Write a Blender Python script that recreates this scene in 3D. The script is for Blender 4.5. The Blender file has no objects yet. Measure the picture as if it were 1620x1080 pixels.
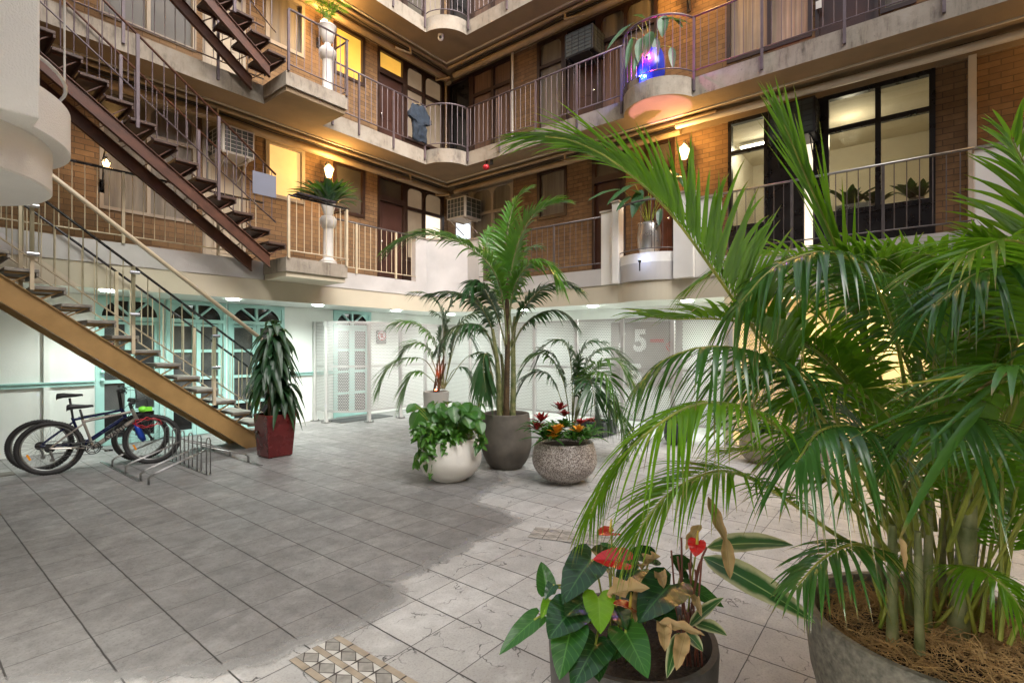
import bpy, math, random
from mathutils import Vector, Matrix
R = math.radians
PI = math.pi
scene = bpy.context.scene
col = scene.collection
random.seed(7)

# ---------------------------------------------------------------- camera
F = 800.0; CX = 810.0; CY = 548.0; YAW = R(38.5); HC = 1.5      # focal length, centre and horizon in pixels of a 1620 x 1080 picture
SY, CYW = math.sin(YAW), math.cos(YAW)
cam_d = bpy.data.cameras.new('camera'); cam = bpy.data.objects.new('camera', cam_d); col.objects.link(cam)
cam.location = (0, 0, HC); cam.rotation_euler = (R(90), 0, R(90) - YAW - R(90) + R(0))
cam.rotation_euler = (R(90), 0, math.atan2(SY, CYW) - R(90) + (R(90) - 2 * YAW) + R(0))
# forward = (cos yaw, sin yaw): x runs along the left facade, y along the right facade
cam.rotation_euler = (R(90), 0, math.atan2(SY, CYW) - R(90))
cam_d.sensor_width = 36; cam_d.lens = F / 1620 * 36
cam_d.shift_y = (CY - 540) / 1620
cam_d.clip_start = 0.05; cam_d.clip_end = 400
scene.camera = cam

# ---------------------------------------------------------------- sky and exposure
world = bpy.data.worlds.new('World'); scene.world = world; world.use_nodes = True
wn = world.node_tree; bg = wn.nodes['Background']
sky = wn.nodes.new('ShaderNodeTexSky'); sky.sky_type = 'NISHITA'; sky.sun_disc = False
sky.sun_elevation = R(35); sky.sun_rotation = R(200); sky.air_density = 1.0; sky.dust_density = 5.0
hs = wn.nodes.new('ShaderNodeHueSaturation'); hs.inputs['Saturation'].default_value = 0.42
wn.links.new(sky.outputs[0], hs.inputs['Color']); wn.links.new(hs.outputs[0], bg.inputs['Color'])
bg.inputs['Strength'].default_value = 0.15
sun_d = bpy.data.lights.new('sun', 'SUN'); sun = bpy.data.objects.new('sun', sun_d); col.objects.link(sun)
sun_d.energy = 0.95; sun_d.angle = R(45); sun_d.color = (1, 0.97, 0.92)
sun.rotation_euler = (R(32), R(-13), 0)
scene.view_settings.view_transform = 'Standard'; scene.view_settings.look = 'None'
scene.view_settings.gamma = 1.0; scene.view_settings.exposure = 1.53

# ---------------------------------------------------------------- helpers
def pt(px, py, d):                      # pixel + distance in front -> point
    l = (px - CX) / F * d
    return Vector((SY * l + CYW * d, -CYW * l + SY * d, HC + (CY - py) / F * d))
def gd(px, py, z=0.0):                  # pixel -> point at height z
    return pt(px, py, (HC - z) * F / (py - CY))
def ax(px, y=9.5):                      # x of a pixel column on a plane y = const
    t = (px - CX) / F; d = y / (SY - CYW * t); return (CYW + SY * t) * d
def bx(px, x=9.24):                     # y of a pixel column on a plane x = const
    t = (px - CX) / F; d = x / (CYW + SY * t); return (SY - CYW * t) * d
def az(px, py, y=9.5):
    t = (px - CX) / F; d = y / (SY - CYW * t); return HC + (CY - py) / F * d
def bz(px, py, x=9.24):
    t = (px - CX) / F; d = x / (CYW + SY * t); return HC + (CY - py) / F * d

OFF = {}
def tag(o, label=None, cat=None, group=None, kind=None):
    if label: o['label'] = label
    if cat: o['category'] = cat
    if group: o['group'] = group
    if kind: o['kind'] = kind
    return o
def thing(name, label, cat, loc=(0, 0, 0), group=None, rz=0):
    o = bpy.data.objects.new(name, None); col.objects.link(o); o.location = loc; o.rotation_euler = (0, 0, rz)
    o.empty_display_size = 0.1
    OFF[o] = Vector(loc)
    return tag(o, label, cat, group)

class MB:
    def __init__(s): s.v = []; s.f = []; s.m = []; s.uv = []; s.mi = 0
    def face(s, idx, uv=None):
        s.f.append(tuple(idx)); s.m.append(s.mi); s.uv.append(uv)
    def poly(s, pts, uv=None):
        n = len(s.v); s.v += [tuple(p) for p in pts]; s.face(range(n, n + len(pts)), uv)
    def box(s, x0, x1, y0, y1, z0, z1):
        if x0 > x1: x0, x1 = x1, x0
        if y0 > y1: y0, y1 = y1, y0
        if z0 > z1: z0, z1 = z1, z0
        n = len(s.v)
        s.v += [(x0, y0, z0), (x1, y0, z0), (x1, y1, z0), (x0, y1, z0), (x0, y0, z1), (x1, y0, z1), (x1, y1, z1), (x0, y1, z1)]
        for q in ((0, 3, 2, 1), (4, 5, 6, 7), (0, 1, 5, 4), (1, 2, 6, 5), (2, 3, 7, 6), (3, 0, 4, 7)):
            s.face([n + i for i in q])
    def obox(s, c, X, Y, Z):             # centre and three half axes
        c = Vector(c); X = Vector(X); Y = Vector(Y); Z = Vector(Z); n = len(s.v)
        for k in (-1, 1):
            for a, b in ((-1, -1), (1, -1), (1, 1), (-1, 1)):
                s.v.append(tuple(c + X * a + Y * b + Z * k))
        for q in ((0, 3, 2, 1), (4, 5, 6, 7), (0, 1, 5, 4), (1, 2, 6, 5), (2, 3, 7, 6), (3, 0, 4, 7)):
            s.face([n + i for i in q])
    def bar(s, a, b, w, h, up=(0, 0, 1)):  # rectangular bar between two points
        a = Vector(a); b = Vector(b); d = b - a; L = d.length; d = d / L
        u = Vector(up); sd = d.cross(u)
        if sd.length < 1e-4: sd = d.cross(Vector((1, 0, 0)))
        sd.normalize(); u = sd.cross(d).normalized()
        s.obox((a + b) / 2, d * L / 2, sd * w / 2, u * h / 2)
    def tube(s, pts, r, n=8, cap=True):
        pts = [Vector(p) for p in pts]; k = len(pts)
        rr = r if isinstance(r, (list, tuple)) else [r] * k
        base = len(s.v); prev = None
        for i, p in enumerate(pts):
            t = (pts[min(i + 1, k - 1)] - pts[max(i - 1, 0)])
            if t.length < 1e-9: t = Vector((0, 0, 1))
            t.normalize()
            if prev is None:
                a = t.cross(Vector((0, 0, 1)))
                if a.length < 1e-3: a = t.cross(Vector((1, 0, 0)))
            else:
                a = prev - t * prev.dot(t)
                if a.length < 1e-6: a = t.cross(Vector((0, 0, 1)))
            a.normalize(); prev = a; b = t.cross(a)
            for j in range(n):
                q = 2 * PI * j / n
                s.v.append(tuple(p + (a * math.cos(q) + b * math.sin(q)) * rr[i]))
        for i in range(k - 1):
            for j in range(n):
                j2 = (j + 1) % n
                s.face((base + i * n + j, base + i * n + j2, base + (i + 1) * n + j2, base + (i + 1) * n + j))
        if cap:
            s.face([base + j for j in range(n)][::-1]); s.face([base + (k - 1) * n + j for j in range(n)])
    def ring(s, c, rad, r, axis='y', n=40, m=8):
        c = Vector(c); base = len(s.v)
        for i in range(n):
            q = 2 * PI * i / n
            if axis == 'y': e = Vector((math.cos(q), 0, math.sin(q))); w = Vector((0, 1, 0))
            elif axis == 'z': e = Vector((math.cos(q), math.sin(q), 0)); w = Vector((0, 0, 1))
            else: e = Vector((0, math.cos(q), math.sin(q))); w = Vector((1, 0, 0))
            for j in range(m):
                p = 2 * PI * j / m
                s.v.append(tuple(c + e * (rad + r * math.cos(p)) + w * r * math.sin(p)))
        for i in range(n):
            for j in range(m):
                a = base + i * m + j; b = base + i * m + (j + 1) % m
                c2 = base + ((i + 1) % n) * m + (j + 1) % m; d = base + ((i + 1) % n) * m + j
                s.face((a, b, c2, d))
    def lathe(s, prof, c=(0, 0, 0), n=48, close=False):
        base = len(s.v); k = len(prof)
        for r, z in prof:
            for j in range(n):
                q = 2 * PI * j / n
                s.v.append((c[0] + r * math.cos(q), c[1] + r * math.sin(q), c[2] + z))
        for i in range(k - 1):
            for j in range(n):
                j2 = (j + 1) % n
                s.face((base + i * n + j, base + i * n + j2, base + (i + 1) * n + j2, base + (i + 1) * n + j))
        if close:
            s.face([base + j for j in range(n)][::-1]); s.face([base + (k - 1) * n + j for j in range(n)])
    def prism(s, poly, z0, z1):
        n = len(s.v); k = len(poly)
        s.v += [(p[0], p[1], z0) for p in poly] + [(p[0], p[1], z1) for p in poly]
        s.face(list(range(n, n + k))[::-1]); s.face(range(n + k, n + 2 * k))
        for i in range(k):
            j = (i + 1) % k; s.face((n + i, n + j, n + k + j, n + k + i))
    def sheet(s, poly, z):
        n = len(s.v); s.v += [(p[0], p[1], z) for p in poly]; s.face(range(n, n + len(poly)))
    def ball(s, c, r, n=12, m=8, sz=1.0):
        prof = [(max(1e-4, r * math.sin(PI * i / m)), -r * sz * math.cos(PI * i / m)) for i in range(m + 1)]
        s.lathe(prof, c, n)
    def build(s, name, mats, parent=None, smooth=False, local=False, loc=None, bevel=0):
        if not isinstance(mats, (list, tuple)): mats = [mats]
        o_ = Vector((0, 0, 0))
        if not local:
            if parent is not None: o_ = OFF.get(parent, Vector((0, 0, 0)))
            elif loc is not None: o_ = Vector(loc)
        me = bpy.data.meshes.new(name)
        me.from_pydata([(a - o_.x, b - o_.y, c - o_.z) for a, b, c in s.v], [], s.f)
        for m in mats: me.materials.append(m)
        me.polygons.foreach_set('material_index', s.m)
        if any(u is not None for u in s.uv):
            ul = me.uv_layers.new(name='uv')
            for p, u in zip(me.polygons, s.uv):
                if u is not None:
                    for li, c in zip(p.loop_indices, u): ul.data[li].uv = c
        if smooth:
            me.polygons.foreach_set('use_smooth', [True] * len(me.polygons))
        me.update()
        ob = bpy.data.objects.new(name, me); col.objects.link(ob)
        if parent is not None: ob.parent = parent; OFF[ob] = OFF.get(parent, Vector((0, 0, 0)))
        elif loc is not None: ob.location = loc; OFF[ob] = Vector(loc)
        else: OFF[ob] = Vector((0, 0, 0))
        if smooth == 'auto':
            me.polygons.foreach_set('use_smooth', [True] * len(me.polygons))
            try: me.set_sharp_from_angle(angle=R(40))
            except Exception: pass
        if bevel:
            b = ob.modifiers.new('bevel', 'BEVEL'); b.width = bevel; b.segments = 2; b.limit_method = 'ANGLE'
        return ob
def inst(me_ob, parent, loc, name=None):   # copy of a part at an offset, sharing its mesh
    c = me_ob.copy(); col.objects.link(c); c.parent = parent
    c.location = Vector(loc) - OFF.get(parent, Vector((0, 0, 0))); OFF[c] = Vector(loc)
    return c

# ---------------------------------------------------------------- materials
class NT:
    def __init__(s, name):
        s.m = bpy.data.materials.new(name); s.m.use_nodes = True; s.t = s.m.node_tree
        s.b = s.t.nodes['Principled BSDF']; s.out = s.t.nodes['Material Output']
    def n(s, typ, **k):
        x = s.t.nodes.new(typ)
        for a, b in k.items():
            if a.startswith('i_'): x.inputs[a[2:].replace('_', ' ')].default_value = b
            else: setattr(x, a, b)
        return x
    def l(s, a, b): s.t.links.new(a, b)
    def math(s, op, a, b=None, c=None, clamp=False):
        x = s.t.nodes.new('ShaderNodeMath'); x.operation = op; x.use_clamp = clamp
        for i, v in enumerate((a, b, c)):
            if v is None: continue
            if isinstance(v, (int, float)): x.inputs[i].default_value = v
            else: s.l(v, x.inputs[i])
        return x.outputs[0]
    def mix(s, fac, a, b):
        x = s.t.nodes.new('ShaderNodeMix'); x.data_type = 'RGBA'
        for i, v in ((0, fac), (6, a), (7, b)):
            if isinstance(v, (int, float)): x.inputs[i].default_value = v
            elif isinstance(v, tuple): x.inputs[i].default_value = (*v, 1) if len(v) == 3 else v
            else: s.l(v, x.inputs[i])
        return x.outputs[2]
    def ramp(s, f, a, b, lo=0.0, hi=1.0):
        x = s.t.nodes.new('ShaderNodeMapRange'); s.l(f, x.inputs[0]); x.inputs[1].default_value = a; x.inputs[2].default_value = b
        x.inputs[3].default_value = lo; x.inputs[4].default_value = hi; return x.outputs[0]
    def noise(s, vec, scale, detail=4, rough=.55):
        x = s.t.nodes.new('ShaderNodeTexNoise'); x.inputs['Scale'].default_value = scale
        x.inputs['Detail'].default_value = detail; x.inputs['Roughness'].default_value = rough
        if vec is not None: s.l(vec, x.inputs['Vector'])
        return x.outputs['Fac']
    def pos(s): return s.n('ShaderNodeNewGeometry').outputs['Position']
    def sep(s, v):
        x = s.n('ShaderNodeSeparateXYZ'); s.l(v, x.inputs[0]); return x.outputs
    def comb(s, a, b, c=0.0):
        x = s.n('ShaderNodeCombineXYZ')
        for i, v in enumerate((a, b, c)):
            if isinstance(v, (int, float)): x.inputs[i].default_value = v
            else: s.l(v, x.inputs[i])
        return x.outputs[0]
    def bump(s, h, strength=.3, dist=.01):
        x = s.n('ShaderNodeBump'); x.inputs['Strength'].default_value = strength; x.inputs['Distance'].default_value = dist
        s.l(h, x.inputs['Height']); s.l(x.outputs[0], s.b.inputs['Normal'])
    def col(s, c):
        if isinstance(c, tuple): s.b.inputs['Base Color'].default_value = (*c, 1)
        else: s.l(c, s.b.inputs['Base Color'])
    def rough(s, r):
        if isinstance(r, (int, float)): s.b.inputs['Roughness'].default_value = r
        else: s.l(r, s.b.inputs['Roughness'])

def sc(c, k): return tuple(min(1, max(0, x * k)) for x in c)
def pm(name, c, rough=.5, metal=0, var=.12, scale=6, bump=0, bs=60, bd=.004, c2=None, spec=.5):
    t = NT(name); p = t.pos()
    n = t.noise(p, scale, 5)
    f = t.ramp(n, .3, .7)
    t.col(t.mix(f, sc(c, 1 - var), c2 if c2 else sc(c, 1 + var)))
    t.rough(t.ramp(n, .3, .7, max(.02, rough - .07), min(1, rough + .07)))
    t.b.inputs['Metallic'].default_value = metal
    t.b.inputs['Specular IOR Level'].default_value = spec
    if bump: t.bump(t.noise(p, bs, 3), bump, bd)
    return t.m
def emit(name, c, st):
    t = NT(name); t.b.inputs['Base Color'].default_value = (*c, 1)
    t.b.inputs['Emission Color'].default_value = (*c, 1); t.b.inputs['Emission Strength'].default_value = st
    return t.m
M = {}
M['stucco_white'] = pm('stucco_white', (.80, .77, .72), .8, bump=.9, bs=110, bd=.006, var=.06, scale=2)
M['stucco_lilac'] = pm('stucco_lilac', (.50, .475, .46), .8, bump=.4, bs=110, bd=.006, var=.14, scale=1.5)
M['beam'] = pm('beam_cream', (.56, .50, .385), .7, bump=.15, bs=60, var=.05, scale=2)
M['wall_white'] = pm('wall_white', (.75, .77, .73), .6, bump=.3, bs=40, bd=.004, var=.05, scale=2)
M['wall_cream'] = pm('wall_cream', (.78, .68, .46), .6, bump=.2, bs=40, bd=.004, var=.07, scale=2)
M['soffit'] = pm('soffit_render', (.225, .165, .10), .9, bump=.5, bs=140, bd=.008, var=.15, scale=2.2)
M['teal'] = pm('teal_paint', (.36, .60, .56), .4, var=.06, scale=5)
M['cream_paint'] = pm('cream_paint', (.56, .47, .33), .4, var=.1, scale=8)
M['white_paint'] = pm('white_paint', (.66, .64, .6), .4, var=.08, scale=8)
M['mauve_paint'] = pm('mauve_paint', (.13, .10, .11), .4, var=.15, scale=12, metal=.2)
M['dark_paint'] = pm('dark_rail_paint', (.11, .095, .095), .4, var=.2, scale=12, metal=.2)
M['handrail_black'] = pm('handrail_black', (.02, .02, .025), .25, var=.3, scale=10)
M['brown_steel'] = pm('brown_steel', (.082, .028, .014), .5, var=.35, scale=7, bump=.25, bs=40)
M['tan_steel'] = pm('tan_steel', (.36, .22, .085), .42, var=.14, scale=5, bump=.1, bs=30)
M['tread_wood'] = pm('tread_wood', (.062, .032, .022), .55, var=.4, scale=9, bump=.5, bs=30)
M['tread_grey'] = pm('tread_grey', (.22, .20, .17), .6, var=.25, scale=14, bump=.3, bs=60)
M['dark_timber'] = pm('dark_timber', (.032, .016, .011), .35, var=.3, scale=6)
M['door_brown'] = pm('door_brown', (.050, .020, .014), .4, var=.25, scale=3)
M['black_frame'] = pm('black_frame', (.010, .010, .012), .3, var=.3, scale=6)
M['beige_frame'] = pm('beige_frame', (.30, .25, .19), .5, var=.1, scale=5)
M['steel'] = pm('brushed_steel', (.30, .295, .285), .36, metal=.9, var=.15, scale=20)
M['chrome'] = pm('chrome', (.7, .7, .7), .12, metal=1, var=.05)
M['rubber'] = pm('rubber', (.025, .024, .024), .7, var=.25, scale=20, bump=.4, bs=90)
M['black_plastic'] = pm('black_plastic', (.018, .018, .02), .4, var=.2)
M['pipe'] = pm('pipe_paint', (.32, .235, .14), .5, var=.15, scale=5)
M['pipe_white'] = pm('pipe_white', (.55, .50, .42), .45, var=.08, scale=5)
M['cable'] = pm('cable_black', (.015, .013, .012), .6)
M['ac_white'] = pm('ac_case', (.55, .51, .45), .45, var=.06, scale=5)
M['ac_grille'] = pm('ac_grille', (.05, .06, .055), .4)
M['soil'] = pm('soil', (.035, .022, .014), .95, var=.5, scale=40, bump=1, bs=60, bd=.02)
M['red'] = pm('red_planter_glaze', (.105, .012, .012), .28, var=.3, scale=6, bump=.08, bs=12)
M['bowl_white'] = pm('bowl_white', (.80, .76, .70), .3, var=.04, scale=4)
M['pot_grey'] = pm('pot_dark_grey', (.125, .108, .09), .65, var=.25, scale=7, bump=.25, bs=90)
M['pot_char'] = pm('pot_charcoal', (.062, .056, .052), .55, var=.4, scale=40, bump=.25, bs=120)
M['pot_conc'] = pm('pot_concrete', (.185, .168, .135), .6, var=.5, scale=48, bump=.6, bs=90, bd=.006)
M['pot_tan'] = pm('pot_tan', (.34, .29, .22), .5, var=.12, scale=5)
M['trough'] = pm('trough_black', (.022, .024, .028), .35, var=.2)
M['pot_silver'] = pm('pot_silver', (.48, .46, .44), .3, metal=.8, var=.1)
M['pot_blue'] = pm('pot_blue_glaze', (.02, .04, .35), .15, var=.2)
M['plaster_white'] = pm('plaster_white', (.62, .58, .54), .5, var=.05, bump=.1, bs=40)
M['shirt'] = pm('shirt_cloth', (.016, .026, .042), .85, var=.35, scale=14, bump=.6, bs=16, bd=.02)
M['red_plastic'] = pm('red_plastic', (.45, .02, .03), .3)
M['mat_dark'] = pm('door_mat', (.07, .07, .07), .95, var=.3, scale=60)
M['card_grey'] = pm('notice_panel', (.16, .17, .22), .7, var=.05)
M['red_paint'] = pm('red_paint', (.45, .05, .05), .5)
M['dead'] = pm('dead_leaf', (.42, .25, .10), .7, var=.3, scale=14, c2=(.5, .36, .17))

def brick(name, c1, c2, mortar):
    t = NT(name); x, y, z = t.sep(t.pos())
    v = t.comb(t.math('ADD', x, y), z)
    b = t.n('ShaderNodeTexBrick'); t.l(v, b.inputs['Vector'])
    b.inputs['Scale'].default_value = 1; b.inputs['Brick Width'].default_value = .235; b.inputs['Row Height'].default_value = .084
    b.inputs['Mortar Size'].default_value = .006; b.inputs['Mortar Smooth'].default_value = .3; b.inputs['Bias'].default_value = -.1
    b.inputs['Color1'].default_value = (*c1, 1); b.inputs['Color2'].default_value = (*c2, 1); b.inputs['Mortar'].default_value = (*mortar, 1)
    n = t.noise(t.pos(), 9, 6)
    n2 = t.noise(t.pos(), 1.3, 3)
    c = t.mix(t.ramp(n, .35, .75, 0, .55), b.outputs['Color'], sc(c2, .6))
    c = t.mix(t.ramp(n2, .4, .7, 0, .35), c, sc(c1, 1.25))
    t.col(c); t.rough(.85)
    h = t.math('ADD', t.math('MULTIPLY', b.outputs['Fac'], -1.0), t.math('MULTIPLY', t.noise(t.pos(), 60, 3), .6))
    t.bump(h, .6, .008)
    return t.m
M['brick'] = brick('tan_brick', (.225, .132, .060), (.145, .082, .038), (.062, .043, .027))

def slab_mat():
    t = NT('slab_edge'); p = t.pos(); x, y, z = t.sep(p)
    st = t.noise(t.comb(t.math('MULTIPLY', t.math('ADD', x, y), 9), t.math('MULTIPLY', z, 1.6)), 1.0, 6, .7)
    n = t.noise(p, 2.2, 5, .65); fine = t.noise(p, 30, 4)
    c = t.mix(t.ramp(n, .35, .7), (.35, .31, .255), (.25, .21, .165))
    dirt = t.math('MULTIPLY', t.ramp(st, .47, .66), t.ramp(n, .40, .62), clamp=True)
    c = t.mix(t.math('MULTIPLY', dirt, .85), c, (.055, .045, .035))
    c = t.mix(t.ramp(fine, .62, .75, 0, .6), c, (.12, .09, .07))
    t.col(c); t.rough(.85); t.bump(fine, .4, .006); return t.m
M['slab'] = slab_mat()

TS = .3254; TY = .3362; TX0 = .365; TY0 = 3.318
def floor_mat(name, base, base2, dark, grout, crack):
    t = NT(name); p = t.pos(); x, y, z = t.sep(p)
    wob = t.math('MULTIPLY', t.math('SUBTRACT', t.noise(p, 14, 3), .5), .007)
    gx = t.math('PINGPONG', t.math('ADD', t.math('SUBTRACT', x, TX0 - 40 * TS), wob), TS / 2)
    gy = t.math('PINGPONG', t.math('ADD', t.math('SUBTRACT', y, TY0 - 60 * TY), wob), TY / 2)
    lx = t.ramp(gx, .0028, .0050, 1, 0); ly = t.ramp(gy, .0012, .0032, 1, 0)
    line = t.math('MAXIMUM', lx, ly)
    # one tone per tile
    ix = t.math('FLOOR', t.math('DIVIDE', t.math('SUBTRACT', x, TX0 - 40 * TS), TS)); iy = t.math('FLOOR', t.math('DIVIDE', t.math('SUBTRACT', y, TY0 - 60 * TY), TY))
    w = t.n('ShaderNodeTexWhiteNoise'); w.noise_dimensions = '2D'; t.l(t.comb(ix, iy), w.inputs['Vector'])
    big = t.noise(p, 1.1, 6, .62); mid = t.noise(p, 7, 6, .7); fine = t.noise(p, 90, 4, .7)
    c = t.mix(t.ramp(mid, .3, .72), base, base2)
    c = t.mix(t.ramp(big, .38, .68, 0, .55), c, dark)
    c = t.mix(t.math('MULTIPLY', w.outputs['Value'], .38), c, dark)
    c = t.mix(t.ramp(fine, .50, .72, 0, .6), c, sc(dark, .6))
    c = t.mix(t.ramp(t.noise(p, 2.6, 7, .75), .52, .66, 0, .4), c, sc(base, 1.18))
    # stamped stone cracks, different on every tile
    off = t.comb(t.math('MULTIPLY', ix, 3.7), t.math('MULTIPLY', iy, 5.3), w.outputs['Value'])
    vm = t.n('ShaderNodeVectorMath', operation='ADD'); t.l(p, vm.inputs[0]); t.l(off, vm.inputs[1])
    dn = t.n('ShaderNodeTexNoise'); dn.inputs['Scale'].default_value = 6; dn.inputs['Detail'].default_value = 5; t.l(vm.outputs[0], dn.inputs['Vector'])
    vm2 = t.n('ShaderNodeVectorMath', operation='MULTIPLY_ADD'); t.l(dn.outputs['Color'], vm2.inputs[0]); vm2.inputs[1].default_value = (.30, .30, .0); t.l(vm.outputs[0], vm2.inputs[2])
    vo = t.n('ShaderNodeTexVoronoi', feature='DISTANCE_TO_EDGE'); vo.voronoi_dimensions = '2D'; vo.inputs['Scale'].default_value = 3.6; t.l(vm2.outputs[0], vo.inputs['Vector'])
    brk = t.ramp(t.noise(vm.outputs[0], 9, 3), .46, .60)
    cr = t.math('MULTIPLY', t.ramp(vo.outputs['Distance'], .003, .018, 1, 0), brk, clamp=True)
    c = t.mix(t.math('MULTIPLY', cr, crack), c, grout)
    c = t.mix(line, c, grout)
    t.col(c); t.rough(t.ramp(mid, .3, .7, .42, .62))
    h = t.math('ADD', t.math('MULTIPLY', line, -1.2), t.math('ADD', t.math('MULTIPLY', cr, -.6 * crack), t.math('MULTIPLY', mid, .5)))
    t.bump(h, .45, .006)
    return t.m
M['floor_light'] = floor_mat('floor_light', (.58, .57, .55), (.44, .425, .41), (.26, .245, .23), (.045, .042, .039), 1.0)
M['floor_dark'] = floor_mat('floor_dark', (.31, .298, .285), (.185, .178, .172), (.115, .109, .105), (.040, .036, .034), .25)

def glass(name, tint=(.9, .97, .95), alpha=.12, rough=.03):
    t = NT(name); t.b.inputs['Base Color'].default_value = (*tint, 1); t.rough(rough)
    tr = t.n('ShaderNodeBsdfTransparent'); tr.inputs[0].default_value = (*tint, 1)
    mx = t.n('ShaderNodeMixShader')
    fr = t.n('ShaderNodeFresnel'); fr.inputs[0].default_value = 1.45
    f = t.math('ADD', fr.outputs[0], alpha, clamp=True)
    gl = t.n('ShaderNodeBsdfGlossy'); gl.inputs['Roughness'].default_value = rough; gl.inputs['Color'].default_value = (*tint, 1)
    t.l(f, mx.inputs[0]); t.l(tr.outputs[0], mx.inputs[1]); t.l(gl.outputs[0], mx.inputs[2])
    t.l(mx.outputs[0], t.out.inputs[0]); return t.m
M['glass'] = glass('clear_glass', (.93, .98, .96), .03)
M['pane_clear'] = glass('window_glass', (.9, .92, .9), .05)

def pane(name, c, em=None, es=0, rough=.15, folds=0, var=.2):
    t = NT(name); p = t.pos(); x, y, z = t.sep(p)
    n = t.noise(p, 1.7, 4)
    cc = t.mix(t.ramp(n, .3, .7), sc(c, 1 - var), sc(c, 1 + var))
    if folds:
        s_ = t.math('ADD', x, y)
        wv = t.noise(t.comb(t.math('MULTIPLY', s_, folds), t.math('MULTIPLY', z, .5)), 1.0, 3)
        cc = t.mix(t.ramp(wv, .3, .7), cc, sc(c, .45)); t.bump(wv, .8, .03)
    t.col(cc); t.rough(rough)
    if em:
        t.b.inputs['Emission Color'].default_value = (*em, 1)
        t.l(t.ramp(n, .2, .8, es * .8, es * 1.2), t.b.inputs['Emission Strength'])
    return t.m
M['pane_dark'] = pane('pane_dark', (.012, .012, .013), rough=.12)
M['pane_grey'] = pane('pane_grey', (.085, .075, .06), rough=.25)
M['pane_blind'] = pane('pane_blind', (.20, .17, .13), em=(.9, .62, .36), es=.05, rough=.35)
M['pane_glow'] = pane('pane_glow', (.5, .32, .12), em=(1, .58, .20), es=.32, rough=.3, var=.15)
M['pane_yellow'] = pane('pane_yellow', (.5, .30, .06), em=(1, .54, .085), es=.26, rough=.3, var=.15)
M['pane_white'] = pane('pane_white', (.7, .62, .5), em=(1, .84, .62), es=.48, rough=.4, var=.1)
M['curtain'] = pane('curtain_cloth', (.34, .28, .21), em=(.9, .55, .35), es=.04, rough=.8, folds=26)
M['curtain_dim'] = pane('curtain_dim', (.16, .09, .06), rough=.6, folds=26)
M['curtain_grey'] = pane('curtain_grey', (.20, .17, .13), rough=.5, folds=7)
M['room'] = pm('room_paint', (.60, .54, .42), .8, var=.04)

def teal_pane():
    t = NT('leadlight_pane'); p = t.pos(); x, y, z = t.sep(p)
    a = t.math('PINGPONG', t.math('ADD', t.math('ADD', x, z), 20), .019); b = t.math('PINGPONG', t.math('ADD', t.math('SUBTRACT', x, z), 20), .019)
    l_ = t.ramp(t.math('MINIMUM', a, b), .0015, .0035, 1, 0)
    n = t.noise(p, 2.1, 3)
    base = t.mix(t.ramp(n, .35, .7), (.035, .038, .04), (.15, .15, .145))
    t.col(t.mix(l_, base, (.02, .02, .022))); t.rough(.12); t.bump(t.noise(p, 55, 2), .25, .01)
    return t.m
M['pane_lead'] = teal_pane()

def perf():
    t = NT('perforated_white_steel'); tc = t.n('ShaderNodeTexCoord'); x, y, z = t.sep(tc.outputs['UV'])
    # round holes in staggered rows, uv in metres
    P = .034
    rowf = t.math('DIVIDE', y, P * .866); r = t.math('FLOOR', rowf)
    fy = t.math('SUBTRACT', t.math('SUBTRACT', rowf, r), .5)
    sh = t.math('MULTIPLY', t.math('MODULO', t.math('ABSOLUTE', r), 2.0), .5)
    cx_ = t.math('ADD', t.math('DIVIDE', x, P), sh); fx = t.math('SUBTRACT', t.math('SUBTRACT', cx_, t.math('FLOOR', cx_)), .5)
    d = t.math('SQRT', t.math('ADD', t.math('MULTIPLY', fx, fx), t.math('MULTIPLY', t.math('MULTIPLY', fy, .866), t.math('MULTIPLY', fy, .866))))
    hole = t.math('LESS_THAN', d, .33)
    t.col((.40, .395, .38)); t.rough(.45)
    tr = t.n('ShaderNodeBsdfTransparent'); mx = t.n('ShaderNodeMixShader')
    t.l(hole, mx.inputs[0]); t.l(t.b.outputs[0], mx.inputs[1]); t.l(tr.outputs[0], mx.inputs[2]); t.l(mx.outputs[0], t.out.inputs[0])
    return t.m
M['perf'] = perf()
M['post_white'] = pm('screen_post', (.50, .49, .47), .45, var=.06)

def terrazzo():
    t = NT('terrazzo'); p = t.pos()
    vo = t.n('ShaderNodeTexVoronoi', feature='F1'); vo.inputs['Scale'].default_value = 130; t.l(p, vo.inputs['Vector'])
    x, y, z = t.sep(vo.outputs['Color'])
    c = t.mix(t.ramp(x, .2, .85), (.10, .075, .065), (.48, .42, .38))
    c = t.mix(t.ramp(y, .82, .9, 0, 1), c, (.62, .58, .54))
    t.col(c); t.rough(.5); t.bump(vo.outputs['Distance'], .3, .004); return t.m
M['terrazzo'] = terrazzo()

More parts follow.
